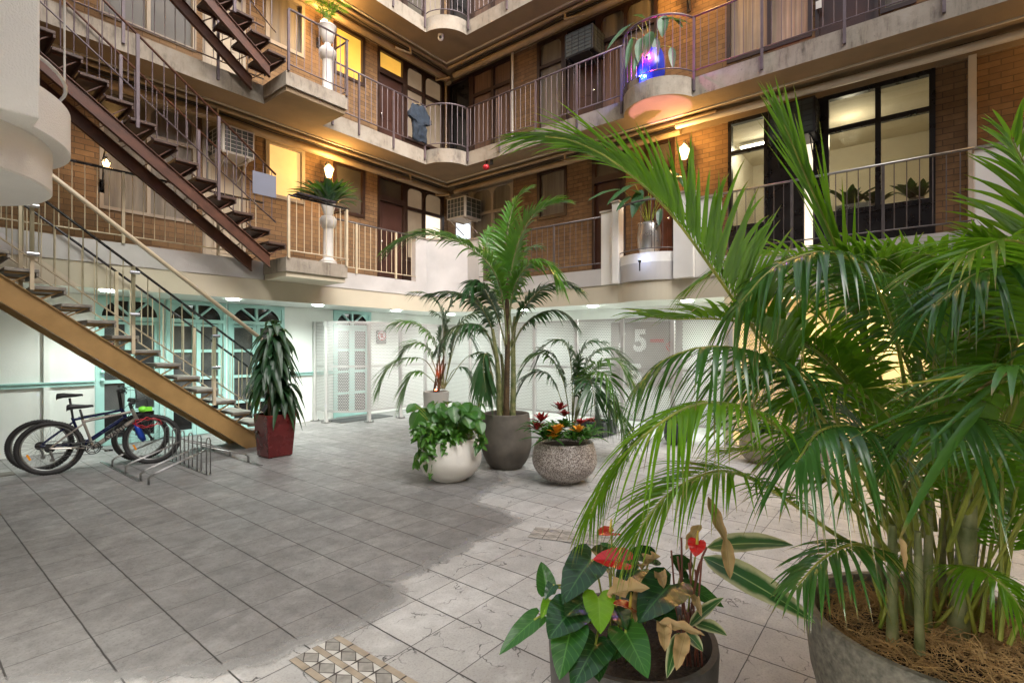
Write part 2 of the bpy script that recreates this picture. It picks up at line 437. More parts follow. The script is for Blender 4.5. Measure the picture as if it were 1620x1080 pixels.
def leafm(name, a, b, rough=.35, trans=.25, veins=0, vcol=None, edge=None, spec=.5, dead=0, tip=0):
    t = NT(name); oi = t.n('ShaderNodeObjectInfo'); p = t.pos()
    n = t.noise(p, 7, 4); n2 = t.noise(p, 1.6, 2)
    f = t.math('ADD', t.math('MULTIPLY', t.ramp(n, .3, .7), .5), t.math('ADD', t.math('MULTIPLY', t.ramp(n2, .3, .7), .35), t.math('MULTIPLY', oi.outputs['Random'], .25)), clamp=True)
    c = t.mix(f, a, b)
    tc = t.n('ShaderNodeTexCoord'); u, v, _ = t.sep(tc.outputs['UV'])
    au = t.math('ABSOLUTE', t.math('SUBTRACT', u, .5))
    if edge:
        c = t.mix(t.ramp(t.math('ADD', au, t.math('MULTIPLY', t.noise(p, 18, 3), .3)), .40, .55), c, edge)
    if vcol:
        mid = t.ramp(au, .008, .03, 1, 0)
        if veins:
            q = t.math('PINGPONG', t.math('SUBTRACT', t.math('MULTIPLY', v, veins), t.math('MULTIPLY', au, veins * .5)), .5)
            mid = t.math('MAXIMUM', mid, t.ramp(q, .03, .10, .55, 0))
        c = t.mix(mid, c, vcol)
    if dead:
        dn = t.noise(p, 5, 3); c = t.mix(t.ramp(dn, .66, .72), c, (.34, .20, .08))
    if tip: c = t.mix(t.math('MULTIPLY', t.ramp(t.math('ADD', v, t.math('MULTIPLY', n, .25)), .98, 1.06), .8), c, (.30, .19, .07))
    t.col(c); t.rough(rough); t.b.inputs['Specular IOR Level'].default_value = spec
    tl = t.n('ShaderNodeBsdfTranslucent'); t.l(t.mix(.5, c, (.22, .42, .02)), tl.inputs[0])
    mx = t.n('ShaderNodeMixShader'); mx.inputs[0].default_value = trans
    t.l(t.b.outputs[0], mx.inputs[1]); t.l(tl.outputs[0], mx.inputs[2]); t.l(mx.outputs[0], t.out.inputs[0])
    if vcol or veins == 0: t.bump(n, .15, .003)
    return t.m
M['areca'] = leafm('areca_leaflet', (.060, .180, .010), (.20, .42, .018), .27, .45, spec=.8, tip=1)
M['areca_dark'] = leafm('areca_leaflet_blue_green', (.032, .115, .028), (.080, .22, .036), .22, .25, spec=1.0, tip=1)
M['areca_yellow'] = leafm('areca_leaflet_yellow', (.30, .34, .03), (.55, .42, .04), .4, .3)
M['kentia'] = leafm('kentia_leaflet', (.032, .115, .014), (.10, .28, .022), .3, .26, spec=.7)
M['kentia_dark'] = leafm('kentia_leaflet_dark', (.018, .066, .024), (.042, .125, .038), .28, .18, spec=.8)
M['rachis'] = pm('rachis', (.18, .27, .030), .45, var=.3, scale=9, c2=(.40, .40, .06))
M['cane'] = pm('palm_cane', (.15, .21, .05), .5, var=.4, scale=14, c2=(.32, .31, .15), bump=.3, bs=20)
M['cane_brown'] = pm('palm_cane_brown', (.10, .062, .028), .7, var=.45, scale=16, bump=.5, bs=24)
M['coir'] = pm('coir', (.44, .27, .11), .95, var=.35, scale=14)
M['dracaena'] = leafm('dracaena_leaf', (.007, .030, .013), (.020, .068, .022), .42, .10, vcol=(.02, .06, .02))
M['anth'] = leafm('anthurium_leaf', (.006, .030, .012), (.016, .065, .016), .20, .1, veins=7, vcol=(.05, .15, .035))
M['anth_bright'] = leafm('anthurium_young_leaf', (.07, .26, .010), (.22, .40, .012), .32, .3, veins=7, vcol=(.22, .40, .04))
M['anth_mid'] = leafm('anthurium_mid_leaf', (.012, .065, .012), (.030, .13, .018), .3, .2, veins=7, vcol=(.08, .22, .04), dead=1)
M['spathe'] = leafm('red_spathe', (.48, .008, .012), (.62, .02, .025), .18, .12, veins=6, vcol=(.35, .0, .01))
M['spadix'] = pm('spadix', (.55, .42, .06), .5)
M['calathea'] = leafm('variegated_leaf', (.015, .075, .022), (.04, .13, .03), .35, .15, vcol=(.3, .4, .15), edge=(.50, .48, .28))
M['calathea_dry'] = leafm('drying_leaf', (.16, .09, .035), (.48, .34, .16), .6, .15, edge=(.42, .26, .12), vcol=(.25, .15, .06))
M['peper'] = leafm('round_leaf', (.022, .10, .016), (.055, .18, .026), .3, .2, veins=9, vcol=(.15, .30, .06))
M['pothos'] = leafm('trailing_leaf', (.018, .085, .014), (.075, .22, .02), .28, .2, vcol=(.18, .34, .04))
M['brom'] = leafm('bromeliad_leaf', (.014, .055, .018), (.06, .19, .03), .25, .12)
M['brom_red'] = pm('bromeliad_red', (.30, .018, .02), .4, var=.3, scale=20)
M['brom_orange'] = pm('bromeliad_orange', (.75, .20, .01), .4, var=.3, scale=20, c2=(.8, .42, .02))
M['spath'] = leafm('broad_leaf', (.018, .060, .026), (.045, .12, .045), .28, .15, veins=8, vcol=(.08, .16, .08))
M['lamp_warm'] = emit('lamp_warm', (1, .66, .30), 3.2)
M['lamp_dim'] = emit('lamp_warm_dim', (1, .62, .22), 6)
M['lamp_cool'] = emit('lamp_cool', (.93, 1, .97), 18)
M['lamp_amber'] = emit('lamp_amber', (1, .72, .28), 14)
M['lamp_blue'] = emit('lamp_blue', (.25, .45, 1), 5)
M['lamp_pink'] = emit('lamp_pink', (1, .15, .5), 4)
M['tube_white'] = emit('tube_white', (1, .95, .8), 14)
def lamp(name, typ, loc, energy, c, size=.05, rot=None, spot=None, parent=None, blend=.5):
    d = bpy.data.lights.new(name, typ); o = bpy.data.objects.new(name, d); col.objects.link(o)
    d.energy = energy; d.color = c
    if typ in ('POINT', 'SPOT'): d.shadow_soft_size = size
    if typ == 'SPOT': d.spot_size = R(spot or 120); d.spot_blend = blend
    if typ == 'AREA': d.shape = 'DISK'; d.size = size
    o.location = loc
    if rot: o.rotation_euler = rot
    if parent is not None:
        o.parent = parent; o.location = Vector(loc) - OFF.get(parent, Vector((0, 0, 0)))
    return o

# ================================================================ SETTING
YE, XE = 8.40, 8.15          # balcony edges of the two wings
YW, XW = 9.50, 9.24          # their walls
LV = [0.0, 2.9, 5.8, 8.7]

g = MB(); g.sheet([(-14, -14), (40, -14), (40, 40), (-14, 40)], -0.004)
g.build('ground', pm('ground_beyond', (.2, .19, .18), .9)); tag(bpy.data.objects['ground'], kind='structure')
g = MB(); g.sheet([(-6, -8), (XW + .1, -8), (XW + .1, YW + .1), (-6, YW + .1)], 0.0)
tag(g.build('paving', M['floor_light']), kind='structure')

# dark resurfaced area with a torn edge
edge = [(0, 1079), (95, 1076), (180, 1077), (250, 1073), (308, 1057), (340, 1066), (368, 1052), (405, 1046), (440, 1037), (462, 1018),
        (500, 1007), (545, 997), (588, 975), (612, 962), (632, 950), (630, 932), (612, 921), (650, 906), (700, 884), (748, 858),
        (800, 835), (818, 822), (800, 812), (772, 802), (752, 796), (756, 783), (775, 774), (800, 762), (790, 745), (830, 725), (900, 706), (960, 690), (1000, 678)]
rn = random.Random(3); wk = 0.0
poly = []
for i in range(len(edge) - 1):
    a = gd(*edge[i]); b = gd(*edge[i + 1]); n_ = max(2, int((b - a).length / .018))
    for k in range(n_):
        p = a.lerp(b, k / n_); q = Vector((-(b - a).y, (b - a).x, 0)).normalized()
        wk = wk * .8 + rn.uniform(-.012, .012); p = p + q * (wk + rn.uniform(-.006, .006)); poly.append((p.x, p.y))
def margin(pts):
    t = NT('worn_coating_margin'); p_ = t.pos(); n_ = t.noise(p_, 9, 8, .8); n2 = t.noise(p_, 90, 3)
    t.col(t.mix(n2, (.24, .23, .22), (.44, .43, .41))); t.rough(.7)
    tr = t.n('ShaderNodeBsdfTransparent'); mx = t.n('ShaderNodeMixShader'); tc = t.n('ShaderNodeTexCoord'); u, v, _ = t.sep(tc.outputs['UV'])
    edge_ = t.math('MULTIPLY', t.math('ABSOLUTE', t.math('SUBTRACT', u, .5)), 1.1)
    f = t.ramp(t.math('SUBTRACT', n_, edge_), .22, .40, 0, .55)
    t.l(f, mx.inputs[0]); t.l(tr.outputs[0], mx.inputs[1]); t.l(t.b.outputs[0], mx.inputs[2]); t.l(mx.outputs[0], t.out.inputs[0])
    m = MB(); q = [Vector((x, y, 0)) for x, y in pts[::3]]; rows = []
    for i in range(len(q)):
        d_ = q[min(i + 2, len(q) - 1)] - q[max(i - 2, 0)]; s_ = Vector((-d_.y, d_.x, 0)).normalized() * .13
        rows.append(len(m.v)); m.v += [tuple(q[i] - s_ + Vector((0, 0, .008))), tuple(q[i] + s_ + Vector((0, 0, .008)))]
    for i in range(len(q) - 1):
        a_, b_ = rows[i], rows[i + 1]; m.face((a_, a_ + 1, b_ + 1, b_), [(0, 0), (1, 0), (1, 1), (0, 1)])
    o_ = m.build('paving_worn_margin', t.m); tag(o_, kind='structure')
margin(list(poly))
poly += [(8.3, 3.6), (8.6, YW), (-4, YW), (-4, -1.5), (0.2, 1.2)]
g = MB(); g.sheet(poly, 0.004)
import bmesh
o = g.build('paving_dark_coating', M['floor_dark']); tag(o, kind='structure')
bm = bmesh.new(); bm.from_mesh(o.data); bmesh.ops.triangulate(bm, faces=bm.faces); bm.to_mesh(o.data); bm.free()
for p in o.data.polygons:
    if p.normal.z < 0: p.flip()

# mosaic bands set in the light paving
M['mos_grey'] = pm('mosaic_grey', (.26, .245, .22), .5, var=.25, scale=30); M['mos_white'] = pm('mosaic_white', (.52, .50, .46), .45, var=.12, scale=30)
M['mos_tan'] = pm('mosaic_tan', (.34, .28, .21), .5, var=.25, scale=12); M['mos_line'] = pm('mosaic_grout', (.06, .05, .045), .8)
def mosaic(a, b, w, n, label):
    a = Vector((*a, 0)); b = Vector((*b, 0)); d = (b - a).normalized(); s_ = Vector((-d.y, d.x, 0)); L = (b - a).length
    m = MB()
    def P(u, v, z=.006): p = a + d * u + s_ * v; return (p.x, p.y, z)
    def Q(pts, mi):
        m.mi = mi; c = sum((Vector(p) for p in pts), Vector()) / len(pts)
        m.poly([c + (Vector(p) - c) * .93 for p in pts])
    m.mi = 0; m.poly([P(0, -w / 2, .004), P(L, -w / 2, .004), P(L, w / 2, .004), P(0, w / 2, .004)])
    st = L / n; h = w / 2
    for i in range(n):
        u = i * st
        Q([P(u, h * .74), P(u + st, h * .74), P(u + st, h), P(u, h)], 3)
        Q([P(u, -h), P(u + st, -h), P(u + st, -h * .74), P(u, -h * .74)], 3)
        Q([P(u, -h * .12), P(u + st, -h * .12), P(u + st, h * .12), P(u, h * .12)], 3)
        for k in (-1, 1):
            c0, c1, cm = h * .12 * k, h * .74 * k, h * .43 * k
            Q([P(u + st * .5, c0), P(u + st * .92, cm), P(u + st * .5, c1), P(u + st * .08, cm)], 1)
            Q([P(u, c0), P(u + st * .5, c0), P(u + st * .04, cm)], 2); Q([P(u + st, c0), P(u + st * .96, cm), P(u + st * .5, c0)], 2)
            Q([P(u, c1), P(u + st * .04, cm), P(u + st * .5, c1)], 1); Q([P(u + st, c1), P(u + st * .5, c1), P(u + st * .96, cm)], 2)
    o = m.build('mosaic_band', [M['mos_line'], M['mos_grey'], M['mos_white'], M['mos_tan']]); tag(o, kind='structure'); return o
mosaic((1.36, 2.34), (1.38, 1.0), .27, 10, '')
M['mos_white'] = M['mos_tan'] = pm('mosaic_worn', (.40, .37, .33), .55, var=.25, scale=20); M['mos_grey'] = pm('mosaic_worn_grey', (.30, .28, .25), .55, var=.25, scale=20); M['mos_line'] = pm('mosaic_worn_grout', (.14, .125, .11), .8)
mosaic((3.30, 2.42), (3.62, 1.55), .24, 8, '')

# ---------------------------------------------------------------- wings
class Pl:                                 # wall-local frame: u along the wall, d out of the wall towards the court, z up
    def __init__(s, side): s.a = side == 'A'
    def P(s, u, d, z): return (u, YW - d, z) if s.a else (XW - d, u, z)
    def box(s, mb, u0, u1, d0, d1, z0, z1):
        if s.a: mb.box(u0, u1, YW - d0, YW - d1, z0, z1)
        else: mb.box(XW - d0, XW - d1, u0, u1, z0, z1)
PA, PB = Pl('A'), Pl('B')
wingA = thing('building_wing', 'left wing of tan brick flats with teal ground floor doors behind the steel stairs', 'building', (2, YW, 0))
wingB = thing('building_wing', 'right wing of tan brick flats with round planter balconies behind the palms', 'building', (XW, 2, 0))

def window(pl, par, u0, u1, z0, z1, frame, cols=(), rows=(), panes=None, arch=False, fw=.05, name='window', skip=(), dd=-.03):
    if u0 > u1: u0, u1 = u1, u0
    m = MB(); f2 = fw
    cs = [u0] + sorted(cols) + [u1]; rs = [z0] + sorted(rows) + [z1]
    d0, d1 = dd - .05, dd + .05
    pl.box(m, u0, u0 + f2, d0, d1, z0, z1); pl.box(m, u1 - f2, u1, d0, d1, z0, z1)
    pl.box(m, u0 + f2, u1 - f2, d0, d1, z0, z0 + f2); pl.box(m, u0 + f2, u1 - f2, d0, d1, z1 - f2, z1)
    for c in cs[1:-1]: pl.box(m, c - fw / 2, c + fw / 2, d0 + .005, d1 - .005, z0 + f2, z1 - f2)
    for r in rs[1:-1]: pl.box(m, u0 + f2, u1 - f2, d0 + .01, d1 - .01, r - fw / 2, r + fw / 2)
    cells = []
    for i in range(len(cs) - 1):
        for j in range(len(rs) - 1):
            a0 = cs[i] + (f2 if i == 0 else fw / 2); a1 = cs[i + 1] - (f2 if i == len(cs) - 2 else fw / 2)
            b0 = rs[j] + (f2 if j == 0 else fw / 2); b1 = rs[j + 1] - (f2 if j == len(rs) - 2 else fw / 2)
            cells.append((i, j, a0, a1, b0, b1))
            if arch and j == len(rs) - 2:
                N = 10; mid = (a0 + a1) / 2; hw = (a1 - a0) / 2; hh = min(hw * .55, (b1 - b0) * .45)
                for k in range(N):
                    x0 = a0 + (a1 - a0) * k / N; x1 = a0 + (a1 - a0) * (k + 1) / N
                    y0 = b1 - hh + hh * math.sqrt(max(0, 1 - ((x0 - mid) / hw) ** 2)); y1 = b1 - hh + hh * math.sqrt(max(0, 1 - ((x1 - mid) / hw) ** 2))
                    m.poly([pl.P(x0, d1 - .015, y0), pl.P(x1, d1 - .015, y1), pl.P(x1, d1 - .015, b1), pl.P(x0, d1 - .015, b1)])
    fr = m.build(name, frame, par)
    for i, j, a0, a1, b0, b1 in cells:
        if (i, j) in skip: continue
        pm_ = panes[(i, j)] if isinstance(panes, dict) and (i, j) in panes else (panes['*'] if isinstance(panes, dict) else panes)
        q = MB(); pl.box(q, a0, a1, d0 + .02, d0 + .03, b0, b1); q.build('pane', pm_, fr)
    return fr

def door(pl, par, u0, u1, z0, z1, mat, frame, knob=True, panels=True):
    if u0 > u1: u0, u1 = u1, u0
    m = MB()
    pl.box(m, u0 + .05, u1 - .05, -.10, -.05, z0, z1 - .05)
    if panels:
        for a, b in ((.12, .42), (.48, .92)):
            pl.box(m, u0 + .16, u1 - .16, -.05, -.042, z0 + (z1 - z0) * a, z0 + (z1 - z0) * b)
    dr = m.build('door', mat, par)
    f = MB(); pl.box(f, u0, u0 + .05, -.12, .02, z0, z1); pl.box(f, u1 - .05, u1, -.12, .02, z0, z1); pl.box(f, u0 + .05, u1 - .05, -.12, .02, z1 - .05, z1)
    f.build('door_frame', frame, dr)
    if knob:
        k = MB(); k.ball(pl.P(u0 + .12, 0.0, z0 + 1.0), .028, 10, 6); k.build('handle', M['chrome'], dr, smooth=True)
    return dr

openA = {0: [], 1: [], 2: [], 3: []}; openB = {0: [], 1: [], 2: [], 3: []}
def op(dct, lv, u0, u1, z0, z1): dct[lv].append((min(u0, u1), max(u0, u1), z0, z1))
def wall(pl, par, u0, u1, z0, z1, ops, mat, name='brick_wall', th=.22):
    us = sorted(set([u0, u1] + [v for o_ in ops for v in o_[:2] if u0 < v < u1]))
    zs = sorted(set([z0, z1] + [v for o_ in ops for v in o_[2:] if z0 < v < z1]))
    m = MB()
    for i in range(len(us) - 1):
        run = None
        for j in range(len(zs) - 1):
            cu, cz = (us[i] + us[i + 1]) / 2, (zs[j] + zs[j + 1]) / 2
            if any(o_[0] < cu < o_[1] and o_[2] < cz < o_[3] for o_ in ops): continue
            pl.box(m, us[i], us[i + 1], -th, 0, zs[j], zs[j + 1])
    return m.build(name, mat, par)

tim, blk, bei = M['dark_timber'], M['black_frame'], M['beige_frame']
# ----- left wing, floors 1 to 3
A = {k: ax(k) for k in (157, 235, 310, 320, 388, 420, 482, 527, 577, 597, 640, 671, 702)}
for lv in (1, 2, 3):
    zf = LV[lv]; top = zf + 2.5
    sp = {1: (M['curtain_grey'], M['pane_glow'], M['pane_grey'], M['pane_blind']),
          2: (M['pane_grey'], M['curtain_grey'], M['pane_yellow'], M['pane_blind']), 3: (M['pane_dark'], M['pane_grey'], M['pane_grey'], M['pane_grey'])}[lv]
    op(openA, lv, A[157], A[310], zf + .66, top); op(openA, lv, A[320], A[388], zf, top); op(openA, lv, A[420], A[482], zf + 1.42, top)
    op(openA, lv, A[527], A[577], zf + 1.42, top); op(openA, lv, A[597], A[702], zf, top)
    window(PA, wingA, A[157], A[310], zf + .66, top, bei, [A[235]], [zf + 1.95], sp[0], arch=True)
    door(PA, wingA, A[320], A[388], zf, zf + 2.0, pm('door_beige%d' % lv, (.36, .30, .22), .5, var=.06), bei)
    window(PA, wingA, A[320], A[388], zf + 2.0, top, bei, [], [], M['curtain_grey'], arch=True)
    window(PA, wingA, A[420], A[482], zf + 1.42, top, bei, [], [], sp[1], fw=.07)
    window(PA, wingA, A[527], A[577], zf + 1.42, top, tim, [], [], sp[2], fw=.07)
    door(PA, wingA, A[597], A[640], zf, zf + 1.98, M['door_brown'], tim)
    window(PA, wingA, A[597], A[640], zf + 1.98, top, tim, [], [], M['pane_yellow'] if lv == 2 else M['pane_grey'], fw=.07)
    window(PA, wingA, A[640] + .003, A[702], zf + .66, top, tim, [A[671]], [zf + 1.92], {'*': sp[3], (1, 0): M['pane_white'] if lv == 1 else M['pane_blind']}, arch=True, fw=.08)
    q = MB(); PA.box(q, A[640], A[702], -.1, -.02, zf, zf + .66); q.build('door_panel', tim, wingA)
    wall(PA, wingA, -3, XW + .3, zf, zf + 2.9, openA[lv], M['brick'])
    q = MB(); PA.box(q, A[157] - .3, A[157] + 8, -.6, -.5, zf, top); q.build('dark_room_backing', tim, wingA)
# ----- right wing
B = {k: bx(k) for k in (708, 745, 779, 812, 850, 893, 897, 945, 947, 990, 1041, 937, 1020, 1068, 1150, 1217, 1285, 1290, 1390, 1392, 1450, 1152, 1215, 1218, 1296, 1303, 1389, 1480)}
for lv in (1, 2, 3):
    zf = LV[lv]; top = zf + 2.5
    if lv == 1:
        op(openB, 1, B[708], B[812], zf, top)
        window(PB, wingB, B[745], B[812], zf + .1, top, bei, [B[779]], [zf + 1.85], M['curtain_grey'], arch=True, fw=.07)
        window(PB, wingB, B[708], B[745] + .003, zf + 2.0, top, bei, [], [], M['curtain_grey'], fw=.06)
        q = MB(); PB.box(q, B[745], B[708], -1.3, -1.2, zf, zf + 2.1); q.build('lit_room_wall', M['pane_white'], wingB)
        q = MB(); q.obox(PB.P(B[745] + .08, -.45, zf + 1.0), (.42, .12, 0), (-.006, .02, 0), (0, 0, .98)); q.build('door', M['white_paint'], wingB)
        op(openB, 1, B[850], B[897], zf + 1.42, top); window(PB, wingB, B[850], B[897], zf + 1.42, top, tim, [], [], M['curtain_grey'], fw=.07)
        op(openB, 1, B[937], B[990], zf, top); door(PB, wingB, B[937], B[990], zf, zf + 2.0, M['door_brown'], tim)
        window(PB, wingB, B[937], B[990], zf + 2.0, top, tim, [], [], M['pane_grey'], fw=.08)
        op(openB, 1, B[1020], B[1068], zf, top); door(PB, wingB, B[1020], B[1068], zf, zf + 2.0, pm('door_red_brown', (.10, .035, .02), .4, var=.2), tim)
        window(PB, wingB, B[1020], B[1068], zf + 2.0, top, tim, [], [], M['pane_grey'], fw=.07)
        op(openB, 1, B[1152], B[1480], zf, top)
        window(PB, wingB, B[1152], B[1215], zf + .62, top, blk, [], [zf + 1.95], M['pane_clear'], fw=.06)
        for u_, v_ in ((1152, 1215), (1303, 1480)):
            q = MB(); PB.box(q, B[u_], B[v_], -.1, 0, zf, zf + .62); q.build('window_apron', blk, wingB)
        # black door with a bright glazed slot
        d0, d1 = B[1215], B[1303]
        q = MB(); a = max(d0, d1); b = min(d0, d1)
        s0, s1 = bx(1272), bx(1286)
        PB.box(q, s0, a, -.1, 0, zf, zf + 2.5); PB.box(q, b, s1, -.1, 0, zf, zf + 2.5); PB.box(q, s1, s0, -.1, 0, zf + 1.85, zf + 2.5); PB.box(q, s1, s0, -.1, 0, zf, zf + .15)
        dr = q.build('door', blk, wingB)
        q = MB(); PB.box(q, s1, s0, -.06, -.05, zf + .15, zf + 1.85); q.build('glazed_slot', M['pane_white'], dr)
        q = MB(); PB.box(q, bx(1308), bx(1303), .002, .012, zf + 2.0, zf + 2.38); q.build('light_slot', M['pane_white'], dr)
        window(PB, wingB, B[1303], B[1480], zf + .62, top, blk, [B[1389]], [zf + 1.95], M['pane_clear'], fw=.07)
        # the room behind
        q = MB(); u0, u1 = B[1480] - .2, B[1152] + .2
        PB.box(q, u0, u1, -2.7, -2.6, zf, zf + 2.6); PB.box(q, u0 - .1, u0, -2.6, -.22, zf, zf + 2.6); PB.box(q, u1, u1 + .1, -2.6, -.22, zf, zf + 2.6)
        q.mi = 1; PB.box(q, u0, u1, -2.6, -.22, zf + 2.5, zf + 2.6); PB.box(q, u0, u1, -2.6, -.22, zf - .01, zf + .01)
        q.build('office_room', [M['room'], M['room']], wingB)
    else:
        P_ = M['curtain_dim']
        op(openB, lv, B[745] + .0, B[812], zf + .2, top); window(PB, wingB, B[745], B[812], zf + .2, top, tim, [B[779]], [zf + 1.92], P_, fw=.08)
        op(openB, lv, B[708], B[745], zf, top); door(PB, wingB, B[708], B[745] + .003, zf, top, M['pane_dark'], tim, knob=False, panels=False)  # plain dark slab stands for the unlit open doorway
        op(openB, lv, B[850], B[1041], zf, top)
        window(PB, wingB, B[850], B[893], zf + .15, top, tim, [], [zf + 1.92], M['curtain_grey'], arch=True, fw=.07)
        door(PB, wingB, B[893], B[947], zf, zf + 1.98, M['door_brown'], tim)
        window(PB, wingB, B[893], B[947], zf + 1.98, top, tim, [], [], M['pane_dark'], fw=.07)
        window(PB, wingB, B[947], B[1041], zf + .15, top, tim, [B[990]], [zf + 1.92], {'*': M['curtain_grey'], (1, 0): M['curtain_dim']}, arch=True, fw=.07)
        op(openB, lv, B[1150], B[1285], zf + .62, top)
        window(PB, wingB, B[1150], B[1285], zf + .62, top, tim, [B[1217]], [], M['curtain'], fw=.06)
        op(openB, lv, B[1290], B[1390], zf, top); door(PB, wingB, B[1290], B[1390], zf, top, M['door_brown'], tim, knob=False)
        op(openB, lv, B[1392] - .002, B[1450], zf + .6, top); window(PB, wingB, B[1392] - .002, B[1450], zf + .6, top, tim, [], [], M['curtain_grey'], fw=.06)
    wall(PB, wingB, -8, YW + .2, zf, zf + 2.9, openB[lv], M['brick'])
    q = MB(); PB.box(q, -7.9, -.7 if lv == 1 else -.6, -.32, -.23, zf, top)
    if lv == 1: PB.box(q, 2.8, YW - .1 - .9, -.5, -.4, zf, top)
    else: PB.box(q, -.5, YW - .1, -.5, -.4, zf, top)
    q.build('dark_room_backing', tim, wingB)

# ----- balcony slabs
def arc(p, q, bulge, n=14):                 # arc from p to q pushed sideways by bulge
    p = Vector(p); q = Vector(q); m_ = (p + q) / 2; d = q - p; nrm = Vector((d.y, -d.x)).normalized(); c = d.length / 2
    out = []
    rr = (c * c + bulge * bulge) / (2 * abs(bulge)); cen = m_ + nrm * (bulge - math.copysign(rr, bulge))
    a0 = math.atan2(p.y - cen.y, p.x - cen.x); a1 = math.atan2(q.y - cen.y, q.x - cen.x)
    while a1 - a0 > PI: a1 -= 2 * PI
    while a1 - a0 < -PI: a1 += 2 * PI
    for i in range(1, n): 
        a = a0 + (a1 - a0) * i / n; out.append((cen.x + rr * math.cos(a), cen.y + rr * math.sin(a)))
    return out
CA, CB = (7.52, YE), (XE, 7.76)
cor = arc(CA, CB, .19)
if sum(p[0] + p[1] for p in cor) / len(cor) > (CA[0] + CA[1] + CB[0] + CB[1]) / 2: cor = arc(CA, CB, -.19)
def bayarc(y0, y1, b):
    a = arc((XE, y0), (XE, y1), b)
    if sum(p[0] for p in a) / len(a) > XE: a = arc((XE, y0), (XE, y1), -b)
    return a
BAY2 = bayarc(3.98, 2.78, .42); BAY1 = bayarc(4.06, 3.05, .22)
LX0, LX1, LY = 3.97, 5.06, 7.65
def edge_poly(lv, inset=0.0):
    p = [(-3, YE)]
    p += [CA] + (cor if lv > 1 else []) + [CB]
    if lv == 1: p += [(XE, 4.06)] + BAY1 + [(XE, 3.05)]
    else: p += [(XE, 3.98)] + BAY2 + [(XE, 2.78)]
    p += [(XE, -8)]
    return p
for lv in (1, 2, 3):
    z1 = LV[lv]; e = edge_poly(lv)
    # split so that each wing owns its own slab
    iA = e.index(CA) + 1; half = len(cor) // 2 if lv > 1 else 0
    mitre = cor[half] if lv > 1 else ((CA[0] + CB[0]) / 2, (CA[1] + CB[1]) / 2)
    eA = e[:iA] + (cor[:half] if lv > 1 else []) + [mitre]
    eB = [mitre] + (cor[half + 1:] if lv > 1 else []) + e[e.index(CB):]
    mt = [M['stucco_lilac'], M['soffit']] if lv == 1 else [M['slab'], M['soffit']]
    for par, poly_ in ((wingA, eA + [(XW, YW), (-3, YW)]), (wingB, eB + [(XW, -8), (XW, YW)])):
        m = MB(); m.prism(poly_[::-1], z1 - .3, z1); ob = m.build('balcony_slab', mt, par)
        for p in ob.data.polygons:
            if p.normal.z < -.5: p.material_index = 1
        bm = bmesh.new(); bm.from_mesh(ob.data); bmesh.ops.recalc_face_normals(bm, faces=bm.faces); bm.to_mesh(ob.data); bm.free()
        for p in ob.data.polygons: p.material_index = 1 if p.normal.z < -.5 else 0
        # drip edge line along the soffit
# beam and ceiling over the ground floor gallery
def off(pl, dx, dy): return [(x + dx, y + dy) for x, y in pl]
e1 = [(-3, YE + .015), (CA[0] + .01, YE + .015), (XE + .015, CB[1] + .01), (XE + .015, 4.1)] + off(BAY1, .03, 0) + [(XE + .015, 3.0), (XE + .015, -8)]
for par, poly_ in ((wingA, e1[:2] + [((CA[0] + CB[0]) / 2 + .015, (CA[1] + CB[1]) / 2 + .015), (XW, YW), (-3, YW)]),
                   (wingB, [((CA[0] + CB[0]) / 2 + .015, (CA[1] + CB[1]) / 2 + .015)] + e1[2:] + [(XW, -8), (XW, YW)])):
    m = MB(); m.prism(poly_[::-1], 2.27, 2.6)
    ob = m.build('cream_beam', [M['beam'], M['wall_white']], par)
    bm = bmesh.new(); bm.from_mesh(ob.data); bmesh.ops.recalc_face_normals(bm, faces=bm.faces); bm.to_mesh(ob.data); bm.free()
    for p in ob.data.polygons: p.material_index = 1 if p.normal.z < -.5 else 0
# landings of the stairs
for z in (2.9, 5.8):
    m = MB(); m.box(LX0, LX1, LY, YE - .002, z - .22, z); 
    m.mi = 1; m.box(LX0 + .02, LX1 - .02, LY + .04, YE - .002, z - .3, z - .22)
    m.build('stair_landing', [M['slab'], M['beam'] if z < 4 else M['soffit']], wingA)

# ----- parapets of the first floor
z0, z1 = 2.9, 3.84
m = MB(); t_ = .14
a0 = (7.23, YE); b0 = (XE, 7.40)
outer = [a0, (CA[0] + .02, YE), (XE, CB[1] - .02), b0]
m.prism([a0, (CA[0] + .02, YE), (XE, CB[1] - .02), b0, (XE + t_, 7.40), (XE + t_, CB[1] + .05), (CA[0] + .08, YE + t_), (7.23, YE + t_)], z0 - .0, z1)
par_c = m.build('corner_parapet', M['stucco_lilac'], wingA)
m = MB(); e_ = .02
m.prism([(7.21, YE - e_), (CA[0] + .01, YE - e_), (XE - e_, CB[1] - .03), (XE - e_, 7.38), (XE + t_ + e_, 7.38), (XE + t_ + e_, CB[1] + .07), (CA[0] + .1, YE + t_ + e_), (7.21, YE + t_ + e_)], z1, z1 + .035)
m.build('coping', M['slab'], par_c)
def pier(y0, y1, dx, z1, mat='stucco_white', zb=2.6):
    m = MB(); m.box(XE - dx, XE + .12, y0, y1, zb, z1); o = m.build('parapet_pier', M[mat], wingB, bevel=.012)
    m = MB(); m.box(XE - dx - .02, XE + .14, y0 - .015, y1 + .015, z1, z1 + .035); m.build('coping', M['slab'], o)
pier(4.17, 4.43, .004, 3.90); pier(4.04, 4.168, .09, 4.02)
pier(2.74, 3.07, .09, 3.96); pier(2.36, 2.738, .004, 3.84)
pier(-.98, -.56, .004, 3.84); pier(-1.3, -.982, .09, 4.02)
m = MB(); m.prism([(XE, 4.06)] + off(BAY1, 0, 0) + [(XE, 3.05), (XE + .3, 3.05), (XE + .3, 4.06)], 2.9, 3.06); m.build('planter_kerb', M['stucco_white'], wingB)

